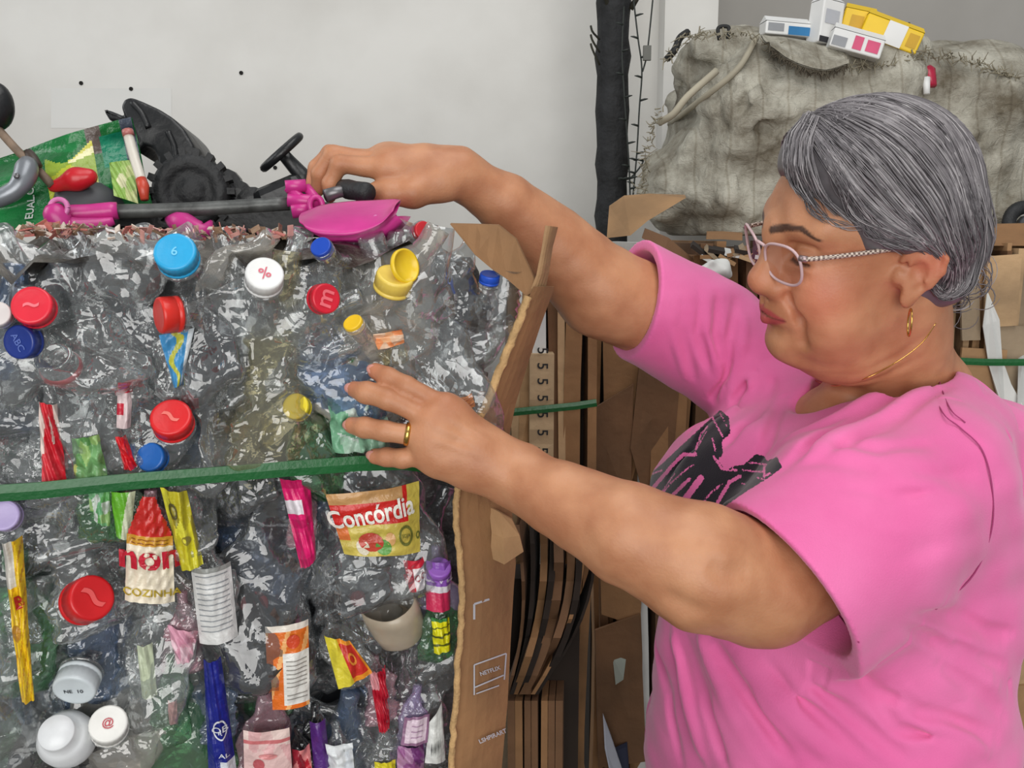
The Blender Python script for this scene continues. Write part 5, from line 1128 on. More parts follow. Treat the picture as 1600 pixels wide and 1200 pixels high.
# ---- near arm (her left)
UAL = SHL * .4 + ELL * .6
sk.add(*rc(SHL, UAL, .058, .057), k=.006)
sk.add(*rc(UAL, ELL, .057, .051), k=.006)
sk.add(*rc(ELL, P(1095, 884, .768), .0510, .0525), k=.006)
sk.add(*rc(P(1095, 884, .768), P(985, 835, .775), .0520, .0430), k=.006)
sk.add(*rc(P(985, 835, .775), P(870, 777, .805), .0425, .0325), k=.005)
sk.add(*rc(P(870, 777, .805), WRL, .0325, .0250), k=.005)
crease(sk, [sk.hit(x, y, .5, 1.0) for x, y in [(1105, 880), (1130, 898), (1175, 898)]], .009, .004)
crease(sk, [sk.hit(x, y, .5, 1.0) for x, y in [(1035, 925), (1075, 950), (1110, 958)]], .008, .004)
def hand(wr, mcps, fingers, thumb, pr=.0118, k=.013, wfl=None):
    for m, f in zip(mcps, fingers):
        sk.add(*rc(wr * .75 + m * .25, m, pr * 1.05, pr * .93), k=k)
    for a, b in zip(mcps[:-1], mcps[1:]):
        sk.add(*rc(a * .85 + wr * .15, b * .85 + wr * .15, pr * .93, pr * .93), k=k)
        sk.add(*rc(a * .45 + wr * .55, b * .45 + wr * .55, pr * 1.1, pr * 1.1), k=k)
    for f, r in fingers:
        for i in range(len(f) - 1):
            sk.add(*rc(f[i], f[i + 1], r[i], r[i + 1]), k=.0035)
    f, r = thumb
    for i in range(len(f) - 1): sk.add(*rc(f[i], f[i + 1], r[i], r[i + 1]), k=.008)
    for m in mcps: sk.add(*el(m + unit(CAM - m) * .002, (.0098,) * 3), k=.006)
mL = [P(694, 634, .812), P(672, 654, .808), P(660, 682, .808), P(668, 712, .812)]
fL = [([mL[0], P(636, 604, .812), P(606, 589, .817), P(587, 580, .825)], [.0098, .0088, .0080, .0066]),
      ([mL[1], P(606, 624, .806), P(573, 613, .812), P(553, 608, .821)], [.0100, .0090, .0082, .0068]),
      ([mL[2], P(603, 673, .806), P(570, 668, .812), P(550, 665, .821)], [.0096, .0086, .0078, .0066]),
      ([mL[3], P(630, 716, .812), P(604, 714, .817), P(586, 712, .824)], [.0088, .0078, .0070, .0060])]
hand(WRL, mL, fL, ([P(772, 708, .838), P(742, 678, .852), P(716, 662, .864), P(698, 652, .870)], [.0150, .0125, .0105, .0085]), pr=.0125, k=.016)
sk.add(*rc(WRL, P(720, 692, .815), .0240, .0180, (FW, .62)), k=.02)
sk.add(*rc(P(770, 735, .815), P(690, 715, .812), .015, .0115), k=.014)
for a, b in (((688, 640), (775, 700)), ((672, 660), (770, 708)), ((668, 685), (760, 714))):    # tendons
    crease(sk, [sk.hit(*a, .6, 1.0), sk.hit((a[0] + b[0]) / 2, (a[1] + b[1]) / 2, .6, 1.0), sk.hit(*b, .6, 1.0)], .0032, -.0016)
# ---- far arm (her right)
sk.add(*rc(SHR, ELR, .056, .054), k=.006)
sk.add(*rc(ELR, P(862, 383, 1.07), .054, .0445), k=.006)
sk.add(*rc(P(862, 383, 1.07), P(788, 318, 1.03), .0445, .0335), k=.005)
sk.add(*rc(P(788, 318, 1.03), WRR, .0335, .0240), k=.005)
mR = [P(604, 263, .975), P(598, 254, .990), P(594, 250, 1.006), P(596, 252, 1.022)]
fR = [([mR[0], P(530, 257, .975), P(516, 287, .980), P(515, 307, .986)], [.0105, .0095, .0085, .0072]),
      ([mR[1], P(520, 241, .990), P(500, 272, .994), P(497, 297, 1.0)], [.0105, .0095, .0085, .0072]),
      ([mR[2], P(516, 240, 1.006), P(494, 262, 1.01), P(489, 287, 1.012)], [.0100, .0090, .0080, .0070]),
      ([mR[3], P(530, 246, 1.022), P(508, 266, 1.024), P(500, 286, 1.025)], [.0090, .0080, .0072, .0060])]
hand(WRR, mR, fR, ([P(690, 285, .985), P(645, 302, .972), P(608, 303, .968), P(586, 300, .970)], [.0185, .0145, .0110, .0088]), pr=.0150, k=.016)
sk.add(*rc(WRR, P(640, 268, .995), .0235, .021), k=.02)
sk.add(*rc(P(690, 284, .985), P(625, 290, .985), .0150, .0105), k=.014)
bump = vnoise(140, .0005, 3); big = vnoise(38, .0016, 5)
sk.mod(lambda p: bump(p) + big(p) * .4, P(1100, 800, .8), 9.)
pts, quads = sk.mesh((-.24, .66, 1.0), (.56, 1.32, 1.68), .0020)
keep_m = pts[:, 2] > 1.0
body = np_mesh('body', pts, quads, None, None)
me = body.data
co = np.empty(len(me.vertices) * 3, np.float32); me.vertices.foreach_get('co', co); co = co.reshape(-1, 3).astype(float)
hl = HL(co); inh = (np.abs(hl[:, 0]) < .2) & (np.abs(hl[:, 2]) < .16)
def seg_mask(q, pts_, wid, soft):
    d, _ = polydist(q, np.array(pts_, float)); return np.clip((wid - d) / soft + .5, 0, 1)
lip = np.zeros(len(co)); brow = np.zeros(len(co)); blush = np.zeros(len(co)); lid = np.zeros(len(co))
q = hl[inh]
sy = np.abs(q) * np.array([0, 1, 0]) + q * np.array([1, 0, 1])
fy = sy * np.array([0, 1, 1]); fx = (sy[:, 0] > .055)
def fm(pl, wid, soft):
    d_, t_ = polydist(fy, np.array([(0, a_, b_) for a_, b_ in pl])); return d_, t_
d1, t1 = fm([(0, -.0462), (.012, -.0470), (.0255, -.0515)], 0, 0); d2, t2 = fm([(0, -.0575), (.012, -.0567), (.0250, -.0525)], 0, 0)
lip[inh] = fx * np.maximum(np.clip((.0050 * (1 - .6 * t1) - d1) / .002 + .5, 0, 1), np.clip((.0060 * (1 - .6 * t2) - d2) / .002 + .5, 0, 1))
d, t = fm([(.010, .0400), (.026, .0450), (.040, .0465), (.056, .0370)], 0, 0)
brow[inh] = fx * np.clip((.0040 * (1 - .7 * t ** 2) - d) / .0014 + .5, 0, 1)
d, t = fm([(.018, .0096), (.030, .0080), (.0425, .0095)], 0, 0); d2, t2 = fm([(.0065, -.0300), (.0095, -.0297)], 0, 0)
d3, t3 = fm([(0, -.0512), (.014, -.0518), (.0270, -.0522)], 0, 0)
lid[inh] = fx * np.maximum(np.maximum(np.clip((.0019 - d) / .0012 + .5, 0, 1), np.clip((.0022 - d2) / .0012 + .5, 0, 1)), .6 * np.clip((.0010 - d3) / .001 + .5, 0, 1))  # lash line, plus shade painted into the nostrils and lip parting
blush[inh] = np.clip(1.2 * np.exp(-(np.linalg.norm(sy - np.array([.075, .045, -.022]), axis=1) / .030) ** 2) + np.exp(-(np.linalg.norm(sy - np.array([.122, 0, -.018]), axis=1) / .016) ** 2)
                     + 1.1 * np.exp(-(np.linalg.norm(sy - np.array([-.020, .084, .012]), axis=1) / .022) ** 2), 0, 1)
for f, r in fL + fR:
    blush = np.maximum(blush, .8 * np.exp(-(np.linalg.norm(co - f[-1], axis=1) / .013) ** 2))
    blush = np.maximum(blush, .45 * np.exp(-(np.linalg.norm(co - f[0], axis=1) / .012) ** 2))
for nme, v in (('lip', lip), ('brow', brow), ('blush', blush), ('lid', lid)): add_attr(me, nme, v)
def skin_material():
    m, nt, ln, out = new_mat('skin')
    p = N(nt, 'ShaderNodeBsdfPrincipled'); ln.new(p.outputs[0], out.inputs[0])
    p.inputs['Roughness'].default_value = .48; p.inputs['Specular IOR Level'].default_value = .42
    p.inputs['Subsurface Weight'].default_value = .12; p.inputs['Subsurface Radius'].default_value = (.010, .004, .002); p.inputs['Subsurface Scale'].default_value = .6
    tc = N(nt, 'ShaderNodeTexCoord'); no = N(nt, 'ShaderNodeTexNoise'); no.inputs['Scale'].default_value = 26; no.inputs['Detail'].default_value = 6; ln.new(tc.outputs['Object'], no.inputs['Vector'])
    r = N(nt, 'ShaderNodeValToRGB'); r.color_ramp.elements[0].position = .34; r.color_ramp.elements[1].position = .66
    r.color_ramp.elements[0].color = lin((172, 115, 82)); r.color_ramp.elements[1].color = lin((194, 139, 103)); ln.new(no.outputs['Fac'], r.inputs[0])
    cur = r.outputs[0]
    for an, rgb, k in (('blush', (216, 122, 98), .45), ('lip', (176, 74, 78), .9), ('brow', (58, 40, 34), .92), ('lid', (52, 34, 30), .85)):
        a = N(nt, 'ShaderNodeAttribute', attribute_name=an); mu = N(nt, 'ShaderNodeMath', operation='MULTIPLY'); mu.inputs[1].default_value = k
        ln.new(a.outputs['Fac'], mu.inputs[0]); mx = N(nt, 'ShaderNodeMixRGB'); mx.inputs[2].default_value = lin(rgb)
        ln.new(mu.outputs[0], mx.inputs[0]); ln.new(cur, mx.inputs[1]); cur = mx.outputs[0]
    ln.new(cur, p.inputs['Base Color'])
    n2 = N(nt, 'ShaderNodeTexNoise'); n2.inputs['Scale'].default_value = 420; n2.inputs['Detail'].default_value = 3; ln.new(tc.outputs['Object'], n2.inputs['Vector'])
    b = N(nt, 'ShaderNodeBump'); b.inputs['Strength'].default_value = .16; b.inputs['Distance'].default_value = .002; ln.new(n2.outputs['Fac'], b.inputs['Height']); ln.new(b.outputs[0], p.inputs['Normal'])
    return m
me.materials.append(skin_material()); keep(body, person)

# ---- T-shirt
st = Sdf()
CU = P(1226, 912, .800)                                                # near cuff centre
CR = P(990, 468, 1.115)
def plane(c, n):
    c = np.asarray(c); n = unit(n)
    return lambda p: (p - c) @ n
def sleeve(parts, c, n, hole):
    fs = [rc(*q) for q in parts]; pl = plane(c, n); hf = rc(*hole)[0]
    def f(p):
        d = fs[0][0](p)
        for g in fs[1:]: d = smin(d, g[0](p), .03)
        return smax(smax(d, pl(p), .002), -hf(p), .002)
    cc = np.mean([q[1] for q in fs], 0); return f, cc, max(np.linalg.norm(q[1] - cc) + q[2] for q in fs) + .01
st.add(*el(P(1312, 845, 1.005), (.175, .180, .165), BR), k=.03)
st.add(*el(P(1280, 1090, 1.015), (.178, .198, .26), BR), k=.05)
st.add(*el(P(1290, 1330, 1.02), (.180, .205, .22), BR), k=.05)
st.add(*el(P(1135, 800, 1.02), (.070, .110, .085), BR), k=.06)           # bust
st.add(*el(P(1490, 730, 1.05), (.105, .14, .090), BR), k=.05)           # upper back
st.add(*rc(P(1462, 668, .95), P(1225, 660, 1.10), .058, .052), k=.05)
st.add(*rc(SHR, P(1222, 648, 1.09), .062, .054), k=.03)
cuffn = unit(np.cross(P(1325, 1030, .80) - P(1130, 795, .80), unit(CU - CAM))); cuffn = unit(cuffn * np.sign(cuffn @ (CU - SHL)) * .75 + unit(CU - P(1330, 833, .830))); sax = unit(CU - SHL)
st.add(*sleeve([(SHL, SHL * .45 + CU * .55, .080, .084), (SHL * .45 + CU * .55, CU + (CU - SHL) * .10, .084, .085), (P(1350, 910, .83), P(1310, 1005, .795), .045, .028)],
               CU, cuffn, (CU + sax * .06, CU - sax * .05, .0790, .071)), k=.045)
e1r = unit(P(985, 548, 1.10) - P(1006, 396, 1.10)); cn = unit(CR - SHR); cn = unit(cn - e1r * (cn @ e1r))
st.add(*sleeve([(SHR, CR + (CR - SHR) * .2, .070, .0705)], CR, cn, (CR + cn * .03, CR - cn * .02, .0665, .056)), k=.045)
# folds fade out towards the thin cloth of the cuffs
def fade(p): return np.clip((np.linalg.norm(p - CU, axis=1) - .088) / .04, 0, 1) * np.clip((np.linalg.norm(p - CR, axis=1) - .072) / .04, 0, 1)
_mod = st.mod
st.mod = lambda fn, c, r: _mod(lambda p: fn(p) * fade(p), c, r)
def fold(px, wid, dep, d=(.5, 1.6)): crease(st, [st.hit(x, y, *d) for x, y in px], wid * .85, dep * 2.1)
base_ops = list(st.ops)
for px, wd, dp in [
    ([(1022, 980), (1040, 1080), (1062, 1190)], .0065, .006), ([(1060, 985), (1095, 1080), (1140, 1195)], .0075, .0065), ([(1000, 960), (1008, 1080), (1015, 1190)], .006, .005),
    ([(1110, 1000), (1165, 1080), (1240, 1190)], .008, .006), ([(1190, 1020), (1260, 1100), (1360, 1190)], .008, .0045), ([(1045, 980), (1070, 1090), (1100, 1190)], .008, -.005),
    ([(1085, 990), (1130, 1080), (1190, 1190)], .008, -.005), ([(1150, 1010), (1220, 1100), (1300, 1190)], .009, -.004),
    ([(1330, 1035), (1375, 1085), (1405, 1095)], .006, .006), ([(1400, 975), (1460, 1000), (1555, 1060)], .007, .006), ([(1420, 960), (1490, 965), (1570, 1000)], .008, .006),
    ([(1350, 1040), (1440, 1110), (1560, 1150)], .007, .006), ([(1240, 1040), (1330, 1120), (1420, 1190)], .008, .0045), ([(1500, 960), (1540, 985), (1580, 990)], .006, .005), ([(1480, 1000), (1530, 1030), (1570, 1040)], .006, .005), ([(1300, 760), (1400, 775), (1500, 765)], .006, .002), ([(1250, 780), (1350, 815), (1420, 815)], .006, .002), ([(1345, 1010), (1350, 1060), (1400, 1140), (1560, 1160)], .007, .004), ([(1470, 1040), (1530, 1080), (1570, 1120)], .008, .005),
    ([(1440, 985), (1500, 1020), (1560, 1070)], .008, -.004), ([(1410, 1060), (1440, 1105), (1545, 1180)], .008, -.0035),
    ([(1290, 690), (1370, 700), (1460, 690)], .009, .003), ([(1200, 745), (1290, 720), (1380, 735)], .010, .003), ([(1230, 830), (1340, 850), (1430, 848)], .008, .0035),
    ([(1180, 770), (1260, 800), (1330, 860)], .009, .0028), ([(1300, 900), (1380, 880), (1470, 850)], .010, .003), ([(1420, 740), (1480, 745), (1530, 735)], .010, .0025),
    ([(1195, 565), (1150, 625), (1085, 700), (1040, 750)], .006, .005), ([(1210, 590), (1175, 655), (1130, 700)], .007, .0055), ([(1150, 560), (1115, 620), (1075, 680)], .006, .004),
    ([(1225, 620), (1200, 690), (1165, 745)], .007, .005), ([(1180, 585), (1130, 660), (1070, 730)], .007, -.004),
    ([(1450, 590), (1350, 640), (1250, 710), (1190, 760)], .008, .006), ([(1480, 600), (1380, 660), (1280, 720)], .008, .0055), ([(1430, 590), (1320, 645), (1230, 690)], .008, -.005), ([(1465, 600), (1360, 655), (1265, 715)], .008, -.004),
    ([(1030, 430), (1030, 490), (1055, 570)], .005, .004), ([(1060, 440), (1062, 510), (1085, 590)], .006, .005), ([(1090, 450), (1090, 520), (1110, 580)], .006, .004), ([(1120, 460), (1118, 520), (1130, 570)], .006, .0045),
    ([(1150, 470), (1140, 530), (1135, 600)], .006, .0045), ([(1045, 440), (1045, 510), (1070, 590)], .006, -.004), ([(1105, 460), (1104, 520), (1122, 580)], .006, -.003), ([(1165, 500), (1160, 540), (1140, 620)], .006, -.004)]:
    fold(px, wd, dp)
# seams: a shoulder seam and stitch lines above the cuff
for px in ([(1448, 575), (1470, 640), (1500, 668), (1535, 700), (1552, 760), (1550, 830), (1520, 900), (1460, 950)], [(1160, 800), (1235, 880), (1300, 950), (1352, 1008)]):
    pl = [st.hit(x, y, .5, 1.4) for x, y in px]; crease(st, pl, .0020, .0018, taper=False)
wv = vnoise(30, .0035, 11); wv2 = vnoise(75, .0012, 12)
st.mod(lambda p: wv(p) + wv2(p), P(1280, 880, 1.0), 9.)
def halfspace(c, n, lim):
    c = np.asarray(c); n = unit(n)
    return (lambda p: (p - c) @ n), c, 9.
# neckline
nk0 = H(-.03, 0, -.02); nk1 = P(1375, 615, .985)
st.sub(*rc(nk0, nk1, .066, .070), k=.004)
st.sub(*rc(P(1385, 590, .98), P(1262, 606, .965), .048, .030), k=.006)
st.cut(*halfspace(np.array([0, 0, .86]) + P(1280, 1200, 1.0) * np.array([1, 1, 0]), -ZZ, .8), k=.002)
pts, quads = st.mesh((.06, .60, .85), (.62, 1.36, 1.56), .0023)
shirt = np_mesh('t_shirt', pts, quads, None)
me = shirt.data; co = np.empty(len(me.vertices) * 3, np.float32); me.vertices.foreach_get('co', co); co = co.reshape(-1, 3).astype(float)
# flat black print on the chest (outline in photo pixels, laid onto the cloth)
def zz(l): return np.array([(960 + a / 4.444, 600 + b / 4.444) for a, b in l])
OUT = zz([(180, 745), (225, 640), (330, 555), (430, 460), (560, 340), (640, 265), (735, 180), (795, 230), (805, 340), (745, 400), (755, 490), (720, 520), (765, 595), (850, 565), (900, 560), (980, 485), (1040, 500), (1060, 535), (1130, 505), (1165, 580), (1080, 645), (1000, 695), (880, 770), (760, 855), (690, 885), (600, 850), (470, 800), (300, 780)])
STR = [([(235, 760), (420, 545), (480, 490), (560, 490)], 26), ([(320, 775), (400, 680), (490, 600), (550, 560)], 10), ([(385, 790), (520, 660)], 24), ([(490, 800), (600, 655)], 46), ([(590, 850), (680, 745), (750, 695)], 12), ([(690, 870), (800, 680), (870, 640)], 24),
       ([(565, 450), (600, 350), (645, 295)], 12), ([(680, 375), (705, 470)], 11), ([(690, 505), (745, 590), (850, 600)], 16), ([(680, 230), (715, 300), (760, 380)], 12), ([(735, 205), (780, 290)], 8), ([(940, 545), (1055, 560)], 12), ([(890, 600), (1025, 610)], 12),
       ([(790, 690), (860, 660)], 11), ([(1040, 580), (1040, 640), (1080, 620)], 16), ([(880, 690), (910, 695)], 8), ([(240, 630), (330, 600)], 12), ([(990, 650), (1040, 660)], 10), ([(640, 330), (560, 470)], 5), ([(420, 620), (330, 745)], 6)]
px_, py_, dz_ = PX(co)
front = ((co - P(1310, 800, 1.0)) @ FACE > .06) & (px_ > 985) & (px_ < 1240) & (py_ > 620) & (py_ < 830)
pr = np.full(len(co), -1.0); q2 = np.stack([px_[front], py_[front]], 1)
ins = np.zeros(len(q2), bool); dd = np.full(len(q2), 99.0); n = len(OUT)
for i in range(n):
    a, b = OUT[i], OUT[(i + 1) % n]
    cr_ = ((a[1] > q2[:, 1]) != (b[1] > q2[:, 1])) & (q2[:, 0] < (b[0] - a[0]) * (q2[:, 1] - a[1]) / (b[1] - a[1] + 1e-9) + a[0]); ins ^= cr_
    d, _ = polydist(q2, np.array([a, b])); dd = np.minimum(dd, d)
sd = np.where(ins, dd, -dd)
for pl, wd in STR:
    d, _ = polydist(q2, zz(pl)); sd = np.minimum(sd, d - wd / 4.444 * .5)
pr[front] = np.clip(sd / 4, -1, 1)
add_attr(me, 'print_mask', pr)
def shirt_material():
    m, nt, ln, out = new_mat('pink_cotton')
    p = N(nt, 'ShaderNodeBsdfPrincipled'); ln.new(p.outputs[0], out.inputs[0]); p.inputs['Roughness'].default_value = .85; p.inputs['Specular IOR Level'].default_value = .2
    p.inputs['Sheen Weight'].default_value = .25
    tc = N(nt, 'ShaderNodeTexCoord'); no = N(nt, 'ShaderNodeTexNoise'); no.inputs['Scale'].default_value = 9; no.inputs['Detail'].default_value = 7; ln.new(tc.outputs['Object'], no.inputs['Vector'])
    r = N(nt, 'ShaderNodeValToRGB'); r.color_ramp.elements[0].position = .3; r.color_ramp.elements[1].position = .7
    r.color_ramp.elements[0].color = lin((218, 98, 156)); r.color_ramp.elements[1].color = lin((232, 120, 174)); ln.new(no.outputs['Fac'], r.inputs[0])
    a = N(nt, 'ShaderNodeAttribute', attribute_name='print_mask'); n3 = N(nt, 'ShaderNodeTexNoise'); n3.inputs['Scale'].default_value = 500; ln.new(tc.outputs['Object'], n3.inputs['Vector'])
    s1 = N(nt, 'ShaderNodeMath', operation='MULTIPLY_ADD'); s1.inputs[1].default_value = 1.1; s1.inputs[2].default_value = -.55; ln.new(n3.outputs['Fac'], s1.inputs[0])
    ad = N(nt, 'ShaderNodeMath', operation='ADD'); ln.new(a.outputs['Fac'], ad.inputs[0]); ln.new(s1.outputs[0], ad.inputs[1])
    gt = N(nt, 'ShaderNodeMath', operation='GREATER_THAN'); gt.inputs[1].default_value = 0.0; ln.new(ad.outputs[0], gt.inputs[0])
    mx = N(nt, 'ShaderNodeMixRGB'); mx.inputs[2].default_value = lin((30, 26, 34)); ln.new(gt.outputs[0], mx.inputs[0]); ln.new(r.outputs[0], mx.inputs[1]); ln.new(mx.outputs[0], p.inputs['Base Color'])
    n2 = N(nt, 'ShaderNodeTexNoise'); n2.inputs['Scale'].default_value = 700; ln.new(tc.outputs['Object'], n2.inputs['Vector'])
    b = N(nt, 'ShaderNodeBump'); b.inputs['Strength'].default_value = .2; b.inputs['Distance'].default_value = .002; ln.new(n2.outputs['Fac'], b.inputs['Height'])
    mpw = N(nt, 'ShaderNodeMapping'); mpw.inputs['Scale'].default_value = (1, 1, 2.2); ln.new(tc.outputs['Object'], mpw.inputs[0]); n4 = N(nt, 'ShaderNodeTexNoise'); n4.inputs['Scale'].default_value = 8; n4.inputs['Detail'].default_value = 2; n4.inputs['Distortion'].default_value = .3; ln.new(mpw.outputs[0], n4.inputs['Vector'])
    b4 = N(nt, 'ShaderNodeBump'); b4.inputs['Strength'].default_value = .22; b4.inputs['Distance'].default_value = .016; ln.new(n4.outputs['Fac'], b4.inputs['Height']); ln.new(b.outputs[0], b4.inputs['Normal']); ln.new(b4.outputs[0], p.inputs['Normal'])
    return m
me.materials.append(shirt_material()); keep(shirt, person)

# ---- trousers and shoes below the frame
tr = Sdf(); hp = P(1285, 1330, 1.02) * np.array([1, 1, 0])
tr.add(*el(hp + ZZ * .86, (.165, .19, .14), BR), k=.03)
for s in (1, -1):
    tr.add(*rc(hp + LEFT * .09 * s + ZZ * .80, hp + LEFT * .10 * s + ZZ * .45, .10, .075), k=.04)
    tr.add(*rc(hp + LEFT * .10 * s + ZZ * .45, hp + LEFT * .11 * s + ZZ * .07, .075, .06), k=.03)
pts, quads = tr.mesh((hp - .35).tolist()[:2] + [-.02], (hp + .35).tolist()[:2] + [1.05], .009)
keep(np_mesh('trousers', pts, quads, mat('denim', (52, 58, 78), .85, .15, 30)), person)
for s in (1, -1):
    so = Sdf(); b = hp + LEFT * .11 * s
    so.add(*rc(b + ZZ * .045 - FACE * .04, b + ZZ * .038 + FACE * .13, .045, .036), k=.01)
    so.cut(lambda p: -p[:, 2], b, .4)
    pts, quads = so.mesh(np.append(b[:2] - .25, -.02), np.append(b[:2] + .25, .12), .008)
    keep(np_mesh('shoe', pts, quads, mat('shoe_rubber', (40, 40, 44), .7)), person)
rounded_shorts = None

# ---- stitching on the shirt
stm = mat('pink_thread', (168, 62, 116), .9)
for px in ([(1158, 800), (1240, 882), (1302, 950), (1342, 1004)], [(1446, 574), (1470, 640), (1500, 668), (1534, 702), (1550, 760), (1549, 830), (1520, 900), (1462, 952)], [(1460, 572), (1482, 634), (1508, 660)]):
    q = spline([st.hit(x, y, .5, 1.4) for x, y in px], 40); q = np.array([p_ + unit(CAM - p_) * .0022 for p_ in q]); keep(mesh_obj('stitching', *tube_vf(q, .0007, 4), stm), person)
# ---- fingernails
nailm = mat('nail', (214, 150, 138), .3, .05, 40)
for (f, r) in fL:
    tip = f[-1]; ax = unit(f[-1] - f[-2]); up_ = unit(CAM - tip); up_ = unit(up_ - ax * (up_ @ ax))
    V, Fc = lathe_vf([(.0001, .0016), (.0022, .0014), (.0040, .0008), (.0047, -.0004)], 12)
    V = np.asarray(V) * np.array([1, 1.35, 1]); sd_ = np.cross(up_, ax)
    W = V[:, :1] * sd_ + V[:, 1:2] * ax + V[:, 2:3] * up_ + tip + up_ * r[-1] * .86 + ax * .0005
    keep(mesh_obj('fingernail', W, Fc, nailm), person)
# ---- wedding ring
rp = mL[2] * .42 + fL[2][0][1] * .58; rp = P(637, 676, 1) ; rp = mL[2] + (fL[2][0][1] - mL[2]) * .40; ax = unit(fL[2][0][1] - mL[2])
V, Fc = lathe_vf([(.0092, -.0024), (.0103, -.0022), (.0106, 0), (.0103, .0022), (.0092, .0024)], 28, False)
keep(mesh_obj('wedding_ring', place(V, rp, ax), Fc, mat('gold', (222, 178, 96), .22, .05, 20, metal=1.0)), person)

# ---- hair: a swept-back cap, grooved, with strands over it
hc = Sdf()
hc.add(*hel((-.008, 0, .056), (.100, .085, .096)), k=.0)
hc.add(*hel((.028, .006, .104), (.066, .062, .040)), k=.03)
hc.add(*hel((-.046, 0, .010), (.062, .075, .078)), k=.02)
hc.add(*hel((-.020, .064, .042), (.050, .024, .044)), k=.02)
hc.add(*hel((-.092, .012, .006), (.032, .038, .046)), k=.02)            # low bun
hc.add(*hel((-.064, .034, -.030), (.026, .034, .021)), k=.015)
hc.sub(*hel((.112, 0, -.010), (.092, .105, .098)), k=.012)               # the face
hc.sub(*hel((.020, .080, -.030), (.040, .060, .052)), k=.010)            # in front of and below the ear
hc.sub(*hel((.020, -.080, -.030), (.040, .060, .052)), k=.010)
hc.sub(*hel((-.010, .094, .004), (.022, .018, .026)), k=.008)
def px_strand(px, lift=.0015, n=18, jit=0.0, src=None):
    s_ = src or hc; out = []
    for x, y in px:
        h = s_.hit(x, y, .6, 1.3); out.append(h + unit(CAM - h) * lift)
    return out
GUIDES = [[(1268, 158), (1335, 150), (1415, 160), (1480, 205), (1516, 290), (1522, 360), (1515, 420)],
          [(1262, 168), (1340, 172), (1420, 205), (1478, 270), (1502, 350), (1505, 420), (1490, 450)],
          [(1258, 176), (1320, 200), (1390, 255), (1440, 320), (1475, 385), (1490, 430), (1480, 455)],
          [(1254, 184), (1300, 230), (1350, 290), (1400, 342), (1448, 376), (1482, 412), (1470, 440)],
          [(1252, 190), (1285, 240), (1318, 296), (1355, 338), (1405, 368), (1450, 384), (1476, 415)]]
g3 = [spline([hc.hit(x, y, .6, 1.3) for x, y in g], 16) for g in GUIDES]
for g in g3:
    for dlt in (-.006, .004):
        pass
strips = []
hg = np.random.default_rng(21)
groove = []
for i in range(34):
    u = hg.uniform(0, len(g3) - 1.001); a = int(u); f = u - a
    groove.append(g3[a] * (1 - f) + g3[a + 1] * f)
for g in groove[:22]: crease(hc, g[::3], .0028, hg.choice([-.0016, .0018]))
pts, quads = hc.mesh(HC - .17, HC + .19, .0022)
hair = np_mesh('hair', pts, quads, None)
def hair_material():
    m, nt, ln, out = new_mat('grey_hair')
    p = N(nt, 'ShaderNodeBsdfPrincipled'); ln.new(p.outputs[0], out.inputs[0]); p.inputs['Roughness'].default_value = .42; p.inputs['Specular IOR Level'].default_value = .55
    g = N(nt, 'ShaderNodeAttribute', attribute_name='shade'); r = N(nt, 'ShaderNodeValToRGB')
    r.color_ramp.elements[0].color = lin((52, 49, 50)); r.color_ramp.elements[1].color = lin((182, 177, 178)); e = r.color_ramp.elements.new(.5); e.color = lin((108, 103, 106))
    tc = N(nt, 'ShaderNodeTexCoord'); no = N(nt, 'ShaderNodeTexNoise'); no.inputs['Scale'].default_value = 60; no.inputs['Detail'].default_value = 4; ln.new(tc.outputs['Object'], no.inputs['Vector'])
    ad = N(nt, 'ShaderNodeMath', operation='MULTIPLY_ADD'); ad.inputs[1].default_value = .5; ln.new(no.outputs['Fac'], ad.inputs[0]); ln.new(g.outputs['Fac'], ad.inputs[2])
    sb = N(nt, 'ShaderNodeMath', operation='SUBTRACT'); sb.inputs[1].default_value = .25; ln.new(ad.outputs[0], sb.inputs[0]); ln.new(sb.outputs[0], r.inputs[0]); ln.new(r.outputs[0], p.inputs['Base Color'])
    return m
HM = hair_material(); hair.data.materials.append(HM); add_attr(hair.data, 'shade', np.full(len(hair.data.vertices), .32)); keep(hair, person)
SV = []; SF = []; SA = []
def strand(path, r, shade):
    k = len(SV); rr = r * np.sin(np.linspace(.35, 2.95, len(path))) ** .5
    V, Fc = tube_vf(path, rr, 3, False); SV.extend(V); SF.extend([tuple(i + k for i in q) for q in Fc]); SA.extend([shade] * len(V))
def surf_snap(path, lift):
    """push the path onto the cap"""
    p = np.array(path)
    for _ in range(2):
        e = 1e-4; d = hc.ev(p)
        g = np.stack([(hc.ev(p + np.eye(3)[i] * e) - d) / e for i in range(3)], 1); g /= np.linalg.norm(g, axis=1)[:, None] + 1e-9
        p = p - g * (d - lift)[:, None]
    return p
GUIDES2 = [[(1500, 235), (1524, 300), (1533, 370), (1524, 425), (1498, 462)], [(1490, 290), (1512, 350), (1520, 405), (1500, 455), (1478, 462)], [(1478, 350), (1500, 395), (1502, 440), (1480, 462), (1462, 450)], [(1470, 395), (1482, 425), (1478, 450), (1462, 458), (1452, 440)]]
g4 = [spline([hc.hit(x, y, .6, 1.3) for x, y in g], 16) for g in GUIDES2]
hcb = Sdf(); hcb.ops = [o for o in hc.ops if o[0] != 'mod']
_full = hc; hc = hcb
